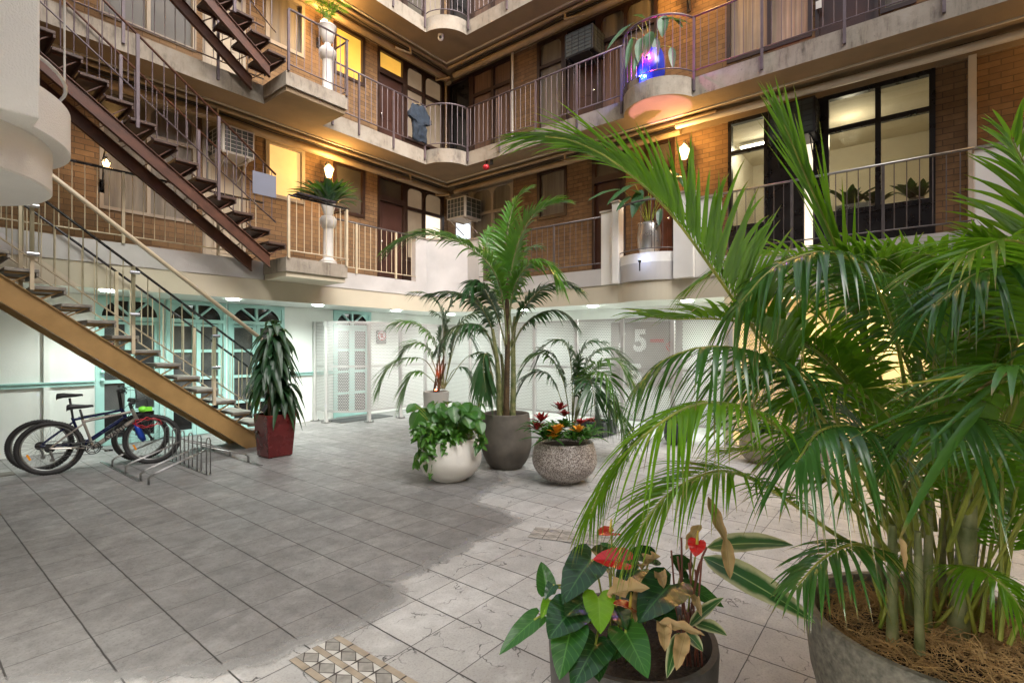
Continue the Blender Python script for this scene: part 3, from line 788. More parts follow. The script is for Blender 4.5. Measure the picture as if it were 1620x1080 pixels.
# ----- ground floor walls
U = [(ax(150) , ax(258)), (ax(262), ax(357)), (ax(360), ax(449)), (ax(527), ax(586))]
for a, b in U: op(openA, 0, a, b, 0, 2.262)
wall(PA, wingA, -3, XW + .3, 0, 2.268, openA[0], M['wall_white'], 'rendered_wall')
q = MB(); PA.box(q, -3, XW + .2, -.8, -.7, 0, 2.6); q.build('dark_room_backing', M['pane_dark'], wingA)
def french(a, b, lv=0):
    m = MB(); w = (b - a) / 2; T = 1.90
    PA.box(m, a, a + .05, -.1, .03, 0, 2.26); PA.box(m, b - .05, b, -.1, .03, 0, 2.26); PA.box(m, a + .05, b - .05, -.1, .03, 2.20, 2.26); PA.box(m, a + .05, b - .05, -.1, .03, T, T + .06)
    fr = m.build('french_door_frame', M['teal'], wingA)
    # fanlight: quarter arcs with rays
    m = MB(); c = (a + b) / 2; hh = 2.20 - T - .06; hw = (b - a) / 2 - .05
    PA.box(m, c - .02, c + .02, -.06, .01, T + .06, 2.2)
    for s_ in (-1, 1):
        m.bar(PA.P(c, -.01, T + .07), PA.P(c + s_ * hw * .62, -.01, 2.2), .03, .05, (0, 1, 0))
        N = 8; r0 = hw * .92
        for k in range(N):
            q0 = PI / 2 * k / N; q1 = PI / 2 * (k + 1) / N
            x0, y0 = c + s_ * r0 * math.cos(q0), T + .06 + (hh * 1.15) * math.sin(q0); x1, y1 = c + s_ * r0 * math.cos(q1), T + .06 + (hh * 1.15) * math.sin(q1)
            y0 = min(y0, 2.2); y1 = min(y1, 2.2); X = c + s_ * hw
            m.poly([PA.P(x0, .0, y0), PA.P(X, .0, y0), PA.P(X, .0, y1), PA.P(x1, .0, y1)])
    m.build('fanlight', M['teal'], fr)
    q = MB(); PA.box(q, a + .05, b - .05, -.06, -.05, T + .06, 2.2); q.build('fanlight_pane', M['pane_dark'], fr)
    for s_ in (0, 1):
        x0 = a + .05 + s_ * (w - .05); x1 = x0 + w - .05; m = MB(); st = .065
        PA.box(m, x0 + .003, x0 + st, -.07, -.01, .01, T); PA.box(m, x1 - st, x1 - .003, -.07, -.01, .01, T)
        zs = [.01, .48, .94, 1.40, T - .06]
        for k, zz in enumerate(zs): PA.box(m, x0 + st, x1 - st, -.065, -.015, zz, zz + (.10 if k == 0 else .05))
        lf = m.build('door_leaf', M['teal'], wingA)
        for k in range(4):
            q = MB(); PA.box(q, x0 + st, x1 - st, -.045, -.04, zs[k] + (.1 if k == 0 else .05), zs[k + 1]); q.build('pane', M['pane_lead'] if k else M['pane_dark'], lf)
        if s_ == 0 and lv:
            q = MB(); q.ball(PA.P(x0 + .033, .03, 1.12), .032, 12, 8); q.ball(PA.P(x0 + .033, .03, 1.0), .03, 12, 8); q.build('door_knob', M['teal'], lf, smooth=True)
for i, (a, b) in enumerate(U): french(a, b, i == 0)
m = MB()
for a, b in ((-3, ax(150) - .01), (ax(449) + .01, ax(527) - .01)):
    PA.box(m, a, b, 0, .035, .93, .98); PA.box(m, a, b, 0, .055, .98, 1.0)
m.build('dado_rail', M['teal'], wingA)
m = MB(); PA.box(m, ax(68), ax(78), 0, .05, 0, .93); PA.box(m, ax(68), ax(78), 0, .05, 1.0, 2.268); m.build('pilaster', M['wall_white'], wingA)
m = MB(); PB.box(m, 2.2, YW, -.2, 0, 0, 2.268); m.build('rendered_wall', M['wall_white'], wingB)
m = MB(); PB.box(m, -8, 2.198, -.2, 0, 0, 2.268); m.box(XE + .02, XW, 2.2, 2.3, 0, 2.268); m.build('lobby_wall', M['wall_cream'], wingB)

# ----- near left corner of the court: pier with a round planter bay above head height
wingC = thing('balcony_corner', 'white stuccoed balcony corner with round bay hanging in at the top left', 'balcony', (0, 3.9, 2.6))
m = MB(); m.box(-1.6, .52, 3.49, 3.72, 2.66, 5.5); m.build('wall_panel', M['stucco_white'], wingC, bevel=.01)
BC = (.0, 4.2)
m = MB(); m.lathe([(.001, 2.662), (.758, 2.662), (.758, 2.90), (.001, 2.90)], (BC[0], BC[1], 0), 96); m.build('round_slab', M['stucco_white'], wingC, smooth='auto')
m = MB(); m.lathe([(.001, 2.41), (.665, 2.41), (.675, 2.42), (.675, 2.66)], (BC[0], BC[1], 0), 96); m.build('round_bay', M['stucco_white'], wingC, smooth='auto')
m = MB(); m.box(-3, .02, 3.56, 8.3, 2.405, 2.66); m.box(-3, -.02, 3.72, 8.3, 2.664, 2.9); m.build('gallery_slab', M['stucco_white'], wingC)
# two unseen wings close the court, added to block low sky light
wd = thing('building_wing', 'unseen brick wing with open galleries, added behind the camera to block sky light', 'building', (-1.4, 0, 0))
m = MB(); m.box(-1.6, -1.4, -8, 9.7, 2.9, 11.6); m.build('brick_wall', M['brick'], wd)
m = MB(); m.box(-1.6, -1.4, -8, 9.7, 0, 2.9); m.build('rendered_wall', M['wall_white'], wd)
m = MB(); m.box(-1.4, -.25, -8, 3.4, 2.4, 2.9); m.box(-1.4, -.25, -8, 9.4, 5.5, 5.8); m.box(-1.4, -.25, -8, 9.4, 8.4, 8.7); m.build('balcony_slab', M['slab'], wd)
we = thing('building_wing', 'unseen brick wing added at the far right end of the court to block sky light', 'building', (4, -7, 0))
m = MB(); m.box(-1.6, 9.3, -7.2, -7, 2.9, 11.6); m.build('brick_wall', M['brick'], we)
m = MB(); m.box(-1.6, 9.3, -7.2, -7, 0, 2.9); m.build('rendered_wall', M['wall_cream'], we)
m = MB(); m.box(-1.4, 9.2, -7, -5.9, 2.4, 2.9); m.box(-1.4, 9.2, -7, -5.9, 5.5, 5.8); m.box(-1.4, 9.2, -7, -5.9, 8.4, 8.7); m.build('balcony_slab', M['slab'], we)

# ================================================================ RAILINGS
BAL = {}
def railing(name, label, path, zf, mat, post=None, top=.96, bot=.10, step=.128, hr=None, posts=(), group=None, hand=None, skirt=.0, br=.0058):
    P = [Vector((p[0], p[1])) for p in path]
    root = thing(name, label, 'railing', (P[0].x, P[0].y, zf), group)
    m = MB(); m.tube([(p.x, p.y, zf + top) for p in P], hr or .017, 8); m.build('handrail', hand or mat, root, smooth=True)
    m = MB(); m.tube([(p.x, p.y, zf + bot) for p in P], .010, 6); m.build('bottom_rail', mat, root, smooth=True)
    key = (round(top - bot, 3), mat.name, br); src = BAL.get(key)
    L = [0]
    for i in range(1, len(P)): L.append(L[-1] + (P[i] - P[i - 1]).length)
    def at(s_):
        for i in range(1, len(P)):
            if s_ <= L[i] + 1e-9:
                f = (s_ - L[i - 1]) / max(1e-9, L[i] - L[i - 1]); return P[i - 1].lerp(P[i], f)
        return P[-1]
    n = max(1, round(L[-1] / step))
    if src is None:
        b = MB(); b.tube([(0, 0, 0), (0, 0, top - bot)], br, 6); so = b.build('baluster', mat, None, local=True, smooth='auto'); me = so.data; bpy.data.objects.remove(so); BAL[key] = me; src = me
    ps = [s_ * L[-1] for s_ in posts]
    for i in range(1, n):
        s_ = L[-1] * i / n
        if any(abs(s_ - q) < .05 for q in ps): continue
        p = at(s_); ob = bpy.data.objects.new('baluster', src); col.objects.link(ob); ob.parent = root; ob.location = (p.x - P[0].x, p.y - P[0].y, bot)
    for q in ps:
        p = at(q); m = MB(); m.box(p.x - .017, p.x + .017, p.y - .017, p.y + .017, zf - skirt, zf + top - .01); m.build('post', post or mat, root)
    return root
mv, cr, dk, hb = M['mauve_paint'], M['cream_paint'], M['dark_paint'], M['handrail_black']
G_ = 'balcony railings around the court'
O = .02
railing('balcony_railing', 'cream first floor railing with black handrail behind the tan stairs at far left', [(-1.0, YE - O), (LX0, YE - O)], 2.9, cr, posts=(.2, .42, .62, .86), hand=hb)
railing('landing_railing', 'cream railing around the first floor stair landing with the pedestal', [(LX0 + .03, LY - O), (LX1, LY - O), (LX1, YE - O)], 2.9, cr, posts=(0, .57), hand=hb, skirt=.02)
railing('balcony_railing', 'cream first floor railing right of the landing, left of the corner parapet', [(LX1 + .1, YE - O), (7.22, YE - O)], 2.9, cr, posts=(.28, .74), hand=dk)
railing('balcony_railing', 'dark first floor railing between the corner parapet and the round planter bay', [(XE - O, 7.38), (XE - O, 4.43)], 2.9, dk, posts=(.32, .66), top=.93)
railing('bay_railing', 'dark curved first floor railing around the silver pot', [(XE - .04, 4.03)] + off(BAY1, -.02, 0) + [(XE - .04, 3.08)], 2.9, dk, top=1.02, bot=.22, step=.17)
railing('balcony_railing', 'dark first floor railing in front of the lit office windows', [(XE - O, 2.36), (XE - O, -.56)], 2.9, dk, posts=(.34, .70), hand=M['steel'])
railing('balcony_railing', 'mauve second floor railing behind the brown stairs at upper left', [(-1.0, YE - O), (LX0, YE - O)], 5.8, mv, posts=(.2, .42, .62, .86), skirt=.2)
railing('landing_railing', 'mauve railing around the second floor landing with the urn', [(LX0 + .03, LY - O), (LX1, LY - O), (LX1, YE - O)], 5.8, mv, posts=(0, .57))
railing('balcony_railing', 'mauve second floor railing left of the rounded corner, T-shirt hanging at its end', [(LX1 + .1, YE - O), (CA[0], YE - O)], 5.8, mv, posts=(.03, .27, .62, .98), skirt=.22)
railing('corner_railing', 'mauve curved second floor railing across the corner behind the T-shirt', [(CA[0], YE - O)] + off(cor, -.014, -.014) + [(XE - O, CB[1])], 5.8, mv, step=.12)
railing('balcony_railing', 'mauve second floor railing right of the corner, up to the blue pot bay', [(XE - O, CB[1]), (XE - O, 3.98)], 5.8, mv, posts=(.01, .25, .5, .75, .99), skirt=.22)
railing('bay_railing', 'mauve curved second floor railing around the blue pot', [(XE - O, 3.98)] + off(BAY2, -.02, 0) + [(XE - O, 2.78)], 5.8, mv, step=.12)
railing('balcony_railing', 'mauve second floor railing at upper right in front of the curtained window', [(XE - O, 2.78), (XE - O, -2.6)], 5.8, mv, posts=(.005, .19, .38, .57, .76, .95), skirt=.22)
railing('balcony_railing', 'mauve third floor railing left of the corner at the top edge', [(3.0, YE - O), (CA[0], YE - O)], 8.7, mv, posts=(.3, .55, .8, .99), skirt=.22)
railing('corner_railing', 'mauve curved third floor railing across the corner at the top edge', [(CA[0], YE - O)] + off(cor, -.014, -.014) + [(XE - O, CB[1])], 8.7, mv, step=.12)
railing('balcony_railing', 'mauve third floor railing right of the corner at the top edge', [(XE - O, CB[1]), (XE - O, 2.0)], 8.7, mv, posts=(.01, .2, .4, .6, .8), skirt=.22)
# railing on the near round bay
rr_ = railing('bay_railing', 'chipped white curved rail and two posts on the near balcony corner at upper left', [(BC[0] + .735 * math.cos(R(q)), BC[1] + .735 * math.sin(R(q))) for q in range(-50, 91, 7)], 2.9, M['white_paint'], posts=(.62, .74), top=1.0, bot=.17, step=.6, skirt=.25)

# ================================================================ STAIRS
def stair(label, xb, zb, n, slope, mats, treadm, steel, gauge=(7.70, 8.30), top_z=None, post_x=(), hand=None, rails=(1.22, .49), railm=None, glass=False, far=True, sh=.26, drop=0.0, group=None, postz=.03):
    root = thing('staircase', label, 'stairs', (xb, LY, zb), group)
    ln = n * .18 / slope
    def L(x, off_=0): return zb + .02 + (xb - x) * slope + off_      # top edge of the stringer
    x1 = xb - ln
    for k, y in enumerate(gauge):
        m = MB(); X0, X1 = xb - .06, x1
        def q(x, dz, yy): return (x, yy, L(x) + dz - drop)
        v = sh
        # channel: web and two flanges
        for (dz0, dz1, ya, yb) in ((0, -v, y - .004, y + .004), (0, -.012, y - .03, y + .03), (-v + .012, -v, y - .03, y + .03)):
            n0 = len(m.v)
            for x in (X0, X1):
                m.v += [q(x, dz0, ya), q(x, dz0, yb), q(x, dz1, yb), q(x, dz1, ya)]
            for f in ((0, 1, 2, 3), (7, 6, 5, 4), (0, 4, 5, 1), (1, 5, 6, 2), (2, 6, 7, 3), (3, 7, 4, 0)): m.face([n0 + i for i in f])
        m.build('stringer', mats[k], root)
    for i in range(n):
        x = xb - (i + .35) * .18 / slope; z = L(x) + .075
        m = MB(); m.box(x - .03, x + .25, LY - .02, YE - .08, z, z + .038)
        m.box(x + .225, x + .25, LY - .02, YE - .08, z - .045, z - .002)
        o_ = m.build('tread', treadm, root, bevel=.006)
        for y in gauge:
            m = MB(); m.bar((x + .02, y, L(x + .02) - .03 - drop), (x + .22, y, z), .03, .012, (0, 0, 1)); m.bar((x - .02, y, z - .012), (x + .22, y, z - .012), .035, .02)
            m.build('bracket', steel, o_)
    rm = railm
    for y, nm in ((LY - .02, 0), (YE - .06, 1)):
        if nm and not far: continue
        xe = x1
        m = MB(); m.tube([(xb - .0, y, L(xb) + rails[0]), (xe, y, L(xe) + rails[0])], .016, 8); m.build('handrail', hand or rm, root, smooth=True)
        m = MB(); m.tube([(xb, y, L(xb) + rails[1]), (xe, y, L(xe) + rails[1])], .010, 6); m.build('bottom_rail', rm, root, smooth=True)
        px_ = [p for p in post_x]
        for x in px_:
            m = MB(); m.box(x - .018, x + .018, y - .018, y + .018, L(x) + postz, L(x) + rails[0]); m.build('post', rm, root)
        k = int((xb - xe) / .128)
        for i in range(k):
            x = xb - (i + .5) * .128
            if any(abs(x - p) < .05 for p in px_): continue
            m = MB(); m.tube([(x, y, L(x) + rails[1]), (x, y, L(x) + rails[0])], .0065, 6, False); m.build('baluster', rm, root)
    return root, L, x1
sb, Lb, _ = stair('tan steel staircase with grey treads from the paving to the first floor', 3.75, 0.0, 16, .775, [M['tan_steel'], M['tan_steel']], M['tread_grey'], M['tan_steel'],
      post_x=(ax(338, LY), ax(210, LY), ax(50, LY)), hand=M['handrail_black'], rails=(1.12, .37), railm=M['cream_paint'], sh=.30)
m = MB(); yg = LY - .075; xs = (3.52, -.1)
m.poly([(xs[0], yg, Lb(xs[0]) + .42), (xs[0], yg, Lb(xs[0]) + 1.42), (xs[1], yg, Lb(xs[1]) + 1.42), (xs[1], yg, Lb(xs[1]) + .42)])
m.build('glass_panel', M['glass'], sb)
m = MB(); m.tube([(3.56, yg, Lb(3.56) + 1.44), (xs[1], yg, Lb(xs[1]) + 1.44)], .028, 12); m.build('thick_handrail', M['cream_paint'], sb, smooth=True)
for px_, zs in ((338, (.55, .99)), (210, (.52, 1.04)), (50, (.42, .95))):
    x = ax(px_, LY)
    for dz in zs:
        m = MB(); m.tube([(x - .05, yg, Lb(x) + dz), (x + .05, yg, Lb(x) + dz)], .022, 10); m.tube([(x, yg, Lb(x) + dz), (x, LY, Lb(x) + dz)], .014, 8); m.build('glass_clamp', M['chrome'], sb, smooth='auto')
px3 = [ax(p, LY) for p in (345, 217)]
stair('rusty brown steel staircase with timber treads from the first floor landing to the second', 3.80, 2.9, 16, .735, [M['brown_steel'], M['brown_steel']], M['tread_wood'], M['brown_steel'],
      post_x=px3 + [px3[1] - 1.0], hand=M['brown_steel'], rails=(1.20, .47), railm=M['mauve_paint'], sh=.20, drop=.06)
stair('rusty brown steel staircase rising from the second floor landing at the top edge', 3.80, 5.8, 16, .735, [M['brown_steel'], M['brown_steel']], M['tread_wood'], M['brown_steel'],
      post_x=(3.2, 2.3, 1.4), hand=M['brown_steel'], rails=(1.20, .47), railm=M['mauve_paint'], sh=.20, drop=.06)
# rear flange strip under the stair, grey notice on the rail
o = MB(); xx = ax(397, LY), ax(434, LY); o.obox(((xx[0] + xx[1]) / 2, LY - .05, az(415, 293, LY)), ((xx[1] - xx[0]) / 2, 0, 0), (0, .006, 0), (0, 0, .165))
tag(o.build('notice_board', M['card_grey'], None), 'blank blue grey board tied to the first floor stair railing', 'board')

# ================================================================ PERFORATED SCREENS
def screen(label, path, posts, loc, hol=True):
    root = thing('perforated_screen', label, 'screen', loc)
    P = [Vector(p) for p in path]; L = [0]
    for i in range(1, len(P)): L.append(L[-1] + (P[i] - P[i - 1]).length)
    cuts = sorted(set([0, len(P) - 1] + posts))
    z0, z1 = .22, 1.99
    for a, b in zip(cuts[:-1], cuts[1:]):
        m = MB()
        for i in range(a, b):
            m.poly([(P[i].x, P[i].y, z0), (P[i + 1].x, P[i + 1].y, z0), (P[i + 1].x, P[i + 1].y, z1), (P[i].x, P[i].y, z1)],
                   [(L[i], z0), (L[i + 1], z0), (L[i + 1], z1), (L[i], z1)])
        pn = m.build('mesh_panel', M['perf'], root)
        m = MB()
        for zz in (z0, 1.10, z1 - .03):
            for i in range(a, b): 
                d = (P[i + 1] - P[i]); nrm = Vector((-d.y, d.x)).normalized() * .006
                m.bar((P[i].x + nrm.x, P[i].y + nrm.y, zz + .015), (P[i + 1].x + nrm.x, P[i + 1].y + nrm.y, zz + .015), .008, .035)
        m.build('cross_rails', M['post_white'], pn)
    for k in cuts:
        p = P[k]; m = MB(); m.box(p.x - .03, p.x + .03, p.y + .008, p.y + .068, .02, 2.0); po = m.build('post', M['post_white'], root)
        m = MB(); m.box(p.x - .07, p.x + .07, p.y - .03, p.y + .11, .004, .02)
        for sx in (-.055, .055):
            for sy in (-.018, .095): m.tube([(p.x + sx, p.y + sy, .02), (p.x + sx, p.y + sy, .045)], .009, 6)
        m.build('base_plate', M['steel'], po)
    return root
rc = .58; sx0 = 5.50
pa = [(sx0, 9.42), (sx0, 9.0)] + [(sx0 + rc - rc * math.cos(R(q)), 9.0 - rc * math.sin(R(q))) for q in (15, 30, 45, 60, 75, 90)] + [(6.86, 8.42), (7.55, 8.42), (8.13, 8.42)]
screen('white perforated steel screen with rounded end in front of the teal door', pa, [1, 7, 8, 9], (6.1, 8.42, 0))
ys = [8.42, 7.6, 6.75] + [bx(848, 8.13), bx(915, 8.13), bx(988, 8.13), bx(1068, 8.13), 2.15, 1.25]
screen('long white perforated steel screen along the right wall behind the palms', [(8.13, y) for y in ys], list(range(1, len(ys) - 1)), (8.13, 5, 0))

# ================================================================ WRITING
def text(s, name, size, mat, parent, loc, rot, bold=.0, ext=.001, align='CENTER', shear=0, sx=1.0):
    cu = bpy.data.curves.new(name, 'FONT'); cu.body = s; cu.size = size; cu.extrude = ext; cu.offset = bold; cu.align_x = align; cu.align_y = 'CENTER'; cu.shear = shear
    t = bpy.data.objects.new(name, cu); col.objects.link(t)
    dg = bpy.context.evaluated_depsgraph_get(); me = bpy.data.meshes.new_from_object(t.evaluated_get(dg))
    bpy.data.objects.remove(t)
    me.materials.clear(); me.materials.append(mat)
    o = bpy.data.objects.new(name, me); col.objects.link(o); o.rotation_euler = rot; o.scale = (sx, 1, 1)
    if parent is not None: o.parent = parent; o.location = Vector(loc) - OFF.get(parent, Vector((0, 0, 0)))
    else: o.location = loc
    return o
M['sign_grey'] = pm('sign_grey', (.30, .27, .25), .6); M['sign_white'] = pm('sign_white', (.78, .78, .76), .5); M['sign_dark'] = pm('sign_dark', (.09, .10, .09), .5)
ROTB = (R(90), 0, R(-90)); ROTA = (R(90), 0, 0)
y0, y1 = bx(1080), bx(968)
sg = thing('wall_sign', 'grey wall sign with a large white 5 behind the perforated screen', 'sign', (9.22, (y0 + y1) / 2, 1.4))
m = MB(); m.box(9.20, 9.235, y0, y1, .75, 1.98); m.build('panel', M['sign_grey'], sg)
text('5', 'numeral', .56, M['sign_white'], sg, (9.197, bx(1014), bz(1014, 540)), ROTB, .022)
text('/', 'slash', .52, M['sign_white'], sg, (9.197, bx(984), bz(984, 545)), ROTB, .02)
text('5', 'numeral', .5, M['sign_white'], sg, (9.197, bx(1008), bz(1008, 592)), ROTB, .02)
m = MB(); m.ring((9.195, bx(1062), bz(1062, 548)), .075, .012, 'x', 28, 6); m.box(9.19, 9.199, bx(1052), bx(1030), bz(1040, 541), bz(1040, 536)); m.bar((9.195, bx(1062) - .05, bz(1062, 548) - .05), (9.195, bx(1062) + .05, bz(1062, 548) + .05), .012, .018, (1, 0, 0)); m.build('red_ring_mark', M['red_paint'], sg)
sg = thing('warning_sign', 'small dark square sign with a red ring beside the teal door behind the screen', 'sign', (ax(602), 9.46, 1.6))
xs_, zs_ = ax(602), az(602, 531)
m = MB(); m.box(xs_ - .13, xs_ + .13, 9.46, 9.485, zs_ - .17, zs_ + .13); m.build('panel', M['sign_dark'], sg)
m = MB(); m.tube([(xs_, 9.452, zs_), (xs_, 9.459, zs_)], .115, 28); m.build('white_disc', M['sign_white'], sg)
m = MB(); m.ring((xs_, 9.447, zs_), .095, .012, 'y', 30, 6); m.bar((xs_ - .06, 9.447, zs_ + .06), (xs_ + .06, 9.447, zs_ - .06), .006, .022, (1, 0, 1))
m.box(xs_ - .035, xs_ + .035, 9.446, 9.451, zs_ - .05, zs_ + .02)
for k in range(4): m.box(xs_ - .035 + k * .019, xs_ - .022 + k * .019, 9.446, 9.451, zs_ + .02, zs_ + .06)
m.build('red_symbol', M['red_paint'], sg)
m = MB(); m.box(bx(1300) * 0 + 9.15, 9.16, bx(1301) - .0, bx(1292), bz(1297, 18), bz(1297, 6)); o = m.build('number_plate', M['sign_white'], None); tag(o, 'small white number plate on the dark door at the top right', 'number plate')
cx_, cz_ = ax(325), az(325, 270)
np_ = thing('number_plate', 'black door number plate reading 1 beside the air conditioner', 'number plate', (cx_, 9.53, cz_))
m = MB(); m.box(cx_ - .06, cx_ + .06, 9.535, 9.548, cz_ - .17, cz_ + .17); m.build('plate', M['sign_dark'], np_)
text('1', 'numeral', .17, M['black_plastic'], np_, (cx_, 9.532, cz_), ROTA, .004)

# ================================================================ LAMPS
def downlight(x, y, label, mat, c, power, grp):
    t = thing('downlight', label, 'ceiling light', (x, y, 2.27), grp)
    m = MB(); m.lathe([(.115, 2.262), (.115, 2.252), (.095, 2.252), (.095, 2.262)], (x, y, 0), 28); m.build('trim', M['white_paint'], t, smooth='auto')
    m = MB(); m.tube([(x, y, 2.253), (x, y, 2.263)], .094, 24); m.build('lens', mat, t)
    lamp('downlight_light', 'SPOT', (x, y, 2.235), power, c, .09, (0, 0, 0), 150, t, 1.0)
    return t
W_ = (.90, 1.0, .94)
PW = 74
YD = 8.62
names = [('cool white downlight under the left beam, above the bikes', ax(172, YD)), ('cool white downlight above the middle pair of teal doors', ax(369, YD)),
         ('cool white downlight between the dracaena and the screen', ax(503, YD)), ('cool white downlight above the sign on the left screen', ax(627, YD)), ('cool white downlight nearest the inner corner', 8.5)]
for l_, x in names: downlight(x, YD, l_, M['lamp_cool'], W_, PW, 'ceiling downlights under the galleries')
XD = 8.45
for l_, px_ in (('cool white downlight over the right screen just behind the tall palm', 828), ('cool white downlight over the right screen, middle of its row', 938), ('cool white downlight above the sign with the large 5', 1087)):
    downlight(XD, bx(px_, XD), l_, M['lamp_cool'], W_, PW, 'ceiling downlights under the galleries')
AM = (1, .74, .38)
for l_, y in (('amber downlight in the lobby ceiling behind the areca palm', 1.55), ('amber downlight in the lobby ceiling near the right edge', .35), ('amber downlight in the lobby ceiling beyond the right edge', -.9)):
    downlight(8.75, y, l_, M['lamp_amber'], AM, 80, 'amber lobby downlights')

for l_, (x, y) in (('unseen fill downlight added in the near gallery ceiling behind the camera', (-.8, -.6)), ('unseen fill downlight added in the near gallery ceiling left of the camera', (-.8, 1.2)), ('unseen fill downlight added in the near gallery beside the round bay', (-.8, 2.7))):  # unseen lamps, added as front fill on the foreground plants
    t_ = downlight(x, y, l_, M['lamp_cool'], (1, .97, .9), 105, 'ceiling downlights under the galleries'); t_.location.z = 2.40

def lantern(pl, u, z, label, power=26, d=.26, s_=1.0, c=(1, .56, .17)):
    base = Vector(pl.P(u, d, z)); t = thing('wall_lantern', label, 'wall lamp', tuple(base), 'brass wall lanterns')
    m = MB(); q = .11 * s_; h = .17 * s_
    def ring_(r, zz): return [(base.x + r * math.cos(PI / 3 * k), base.y + r * math.sin(PI / 3 * k), base.z + zz) for k in range(6)]
    lo, hi = ring_(q * .55, -h), ring_(q, 0); cap = ring_(q * 1.15, .005); tip = (base.x, base.y, base.z + .12 * s_)
    m = MB()
    for k in range(6): m.tube([lo[k], hi[k]], .006, 4); m.tube([hi[k], hi[(k + 1) % 6]], .006, 4); m.tube([lo[k], lo[(k + 1) % 6]], .006, 4); m.tube([cap[k], tip], .006, 4)
    m.ball((tip[0], tip[1], tip[2] + .015), .018, 8, 6); m.build('cage', M['black_frame'], t)
    g_ = MB()
    for k in range(6):
        a, b = lo[k], hi[k]; a2, b2 = lo[(k + 1) % 6], hi[(k + 1) % 6]
        sh_ = lambda p: (base.x + (p[0] - base.x) * .93, base.y + (p[1] - base.y) * .93, p[2])
        g_.poly([sh_(a), sh_(a2), sh_(b2), sh_(b)]); g_.poly([sh_(b), sh_(b2), (tip[0], tip[1], tip[2] - .01)])
    gl = g_.build('glass_shade', M['lamp_warm'], t)
    m = MB(); w0 = pl.P(u, 0, z - .38); m.tube([w0, pl.P(u, .05, z - .3), pl.P(u, .12, z - .12), pl.P(u, .1, z + .08), pl.P(u, .2, z + .17), pl.P(u, d, z + .14)], .011, 6)
    m.obox(pl.P(u, .01, z - .30), (.035, 0, 0) if pl.a else (0, .035, 0), (0, .01, 0) if pl.a else (.01, 0, 0), (0, 0, .1)); m.build('bracket', M['black_frame'], t)
    lamp('lantern_light', 'POINT', pl.P(u, d + .22, z + .02), power * .80, c, .07, None, None, t)
lantern(PA, ax(509), az(509, 268) - .05, 'glowing lantern on the left wall behind the pedestal plant, first floor')
lantern(PA, ax(503), az(503, 45), 'glowing lantern on the left wall beside the white urn, second floor', 30)
lantern(PB, bx(1090), 5.02, 'glowing lantern on the right wall behind the big palm frond, first floor', 26)
lantern(PB, bx(1090), 8.0, 'glowing lantern on the right wall at the top edge, second floor', 34)
lantern(PA, ax(166, 9.3), az(166, 258, 9.3), 'dim lantern standing for a window reflection behind the brown stairs, first floor', 3, s_=.5)  # a reflection in the window pane, built as a small lantern
lantern(PA, ax(166, 9.3), 7.95, 'lantern standing for a window reflection at the top left edge, second floor', 16)  # second mirrored lantern, built as a body with its own lamp
lantern(PB, -2.2, 5.05, 'lantern on the right wall past the right edge, first floor', 22)
lantern(PB, -2.2, 7.95, 'lantern on the right wall past the right edge, second floor', 26)
lantern(PA, 5.7, 10.85, 'unseen fill lantern on the left wall above the frame, third floor', 20)  # hidden lantern added as warm fill for the upper gallery
lantern(PB, 3.1, 10.85, 'unseen fill lantern on the right wall above the frame, third floor', 20)  # same added warm fill, on the right wall

# office tube light and the room glow
t = thing('tube_light', 'bright fluorescent tube on the office ceiling behind the left pane', 'ceiling light', (10.4, bx(1195, 10.4), 5.3))
yy = bx(1195, 10.4); m = MB(); m.box(10.35, 10.45, yy - .35, yy + .25, 5.30, 5.33); m.build('tube', M['tube_white'], t); m = MB(); m.box(10.32, 10.48, yy - .37, yy + .27, 5.331, 5.38); m.build('housing', M['white_paint'], t)
lamp('tube_glow', 'POINT', (10.4, yy - .3, 5.1), 6.5, (1, .90, .68), .15, None, None, t)
lamp('tube_glow', 'POINT', (10.3, yy - 1.5, 5.1), 5.5, (1, .86, .62), .15, None, None, t)

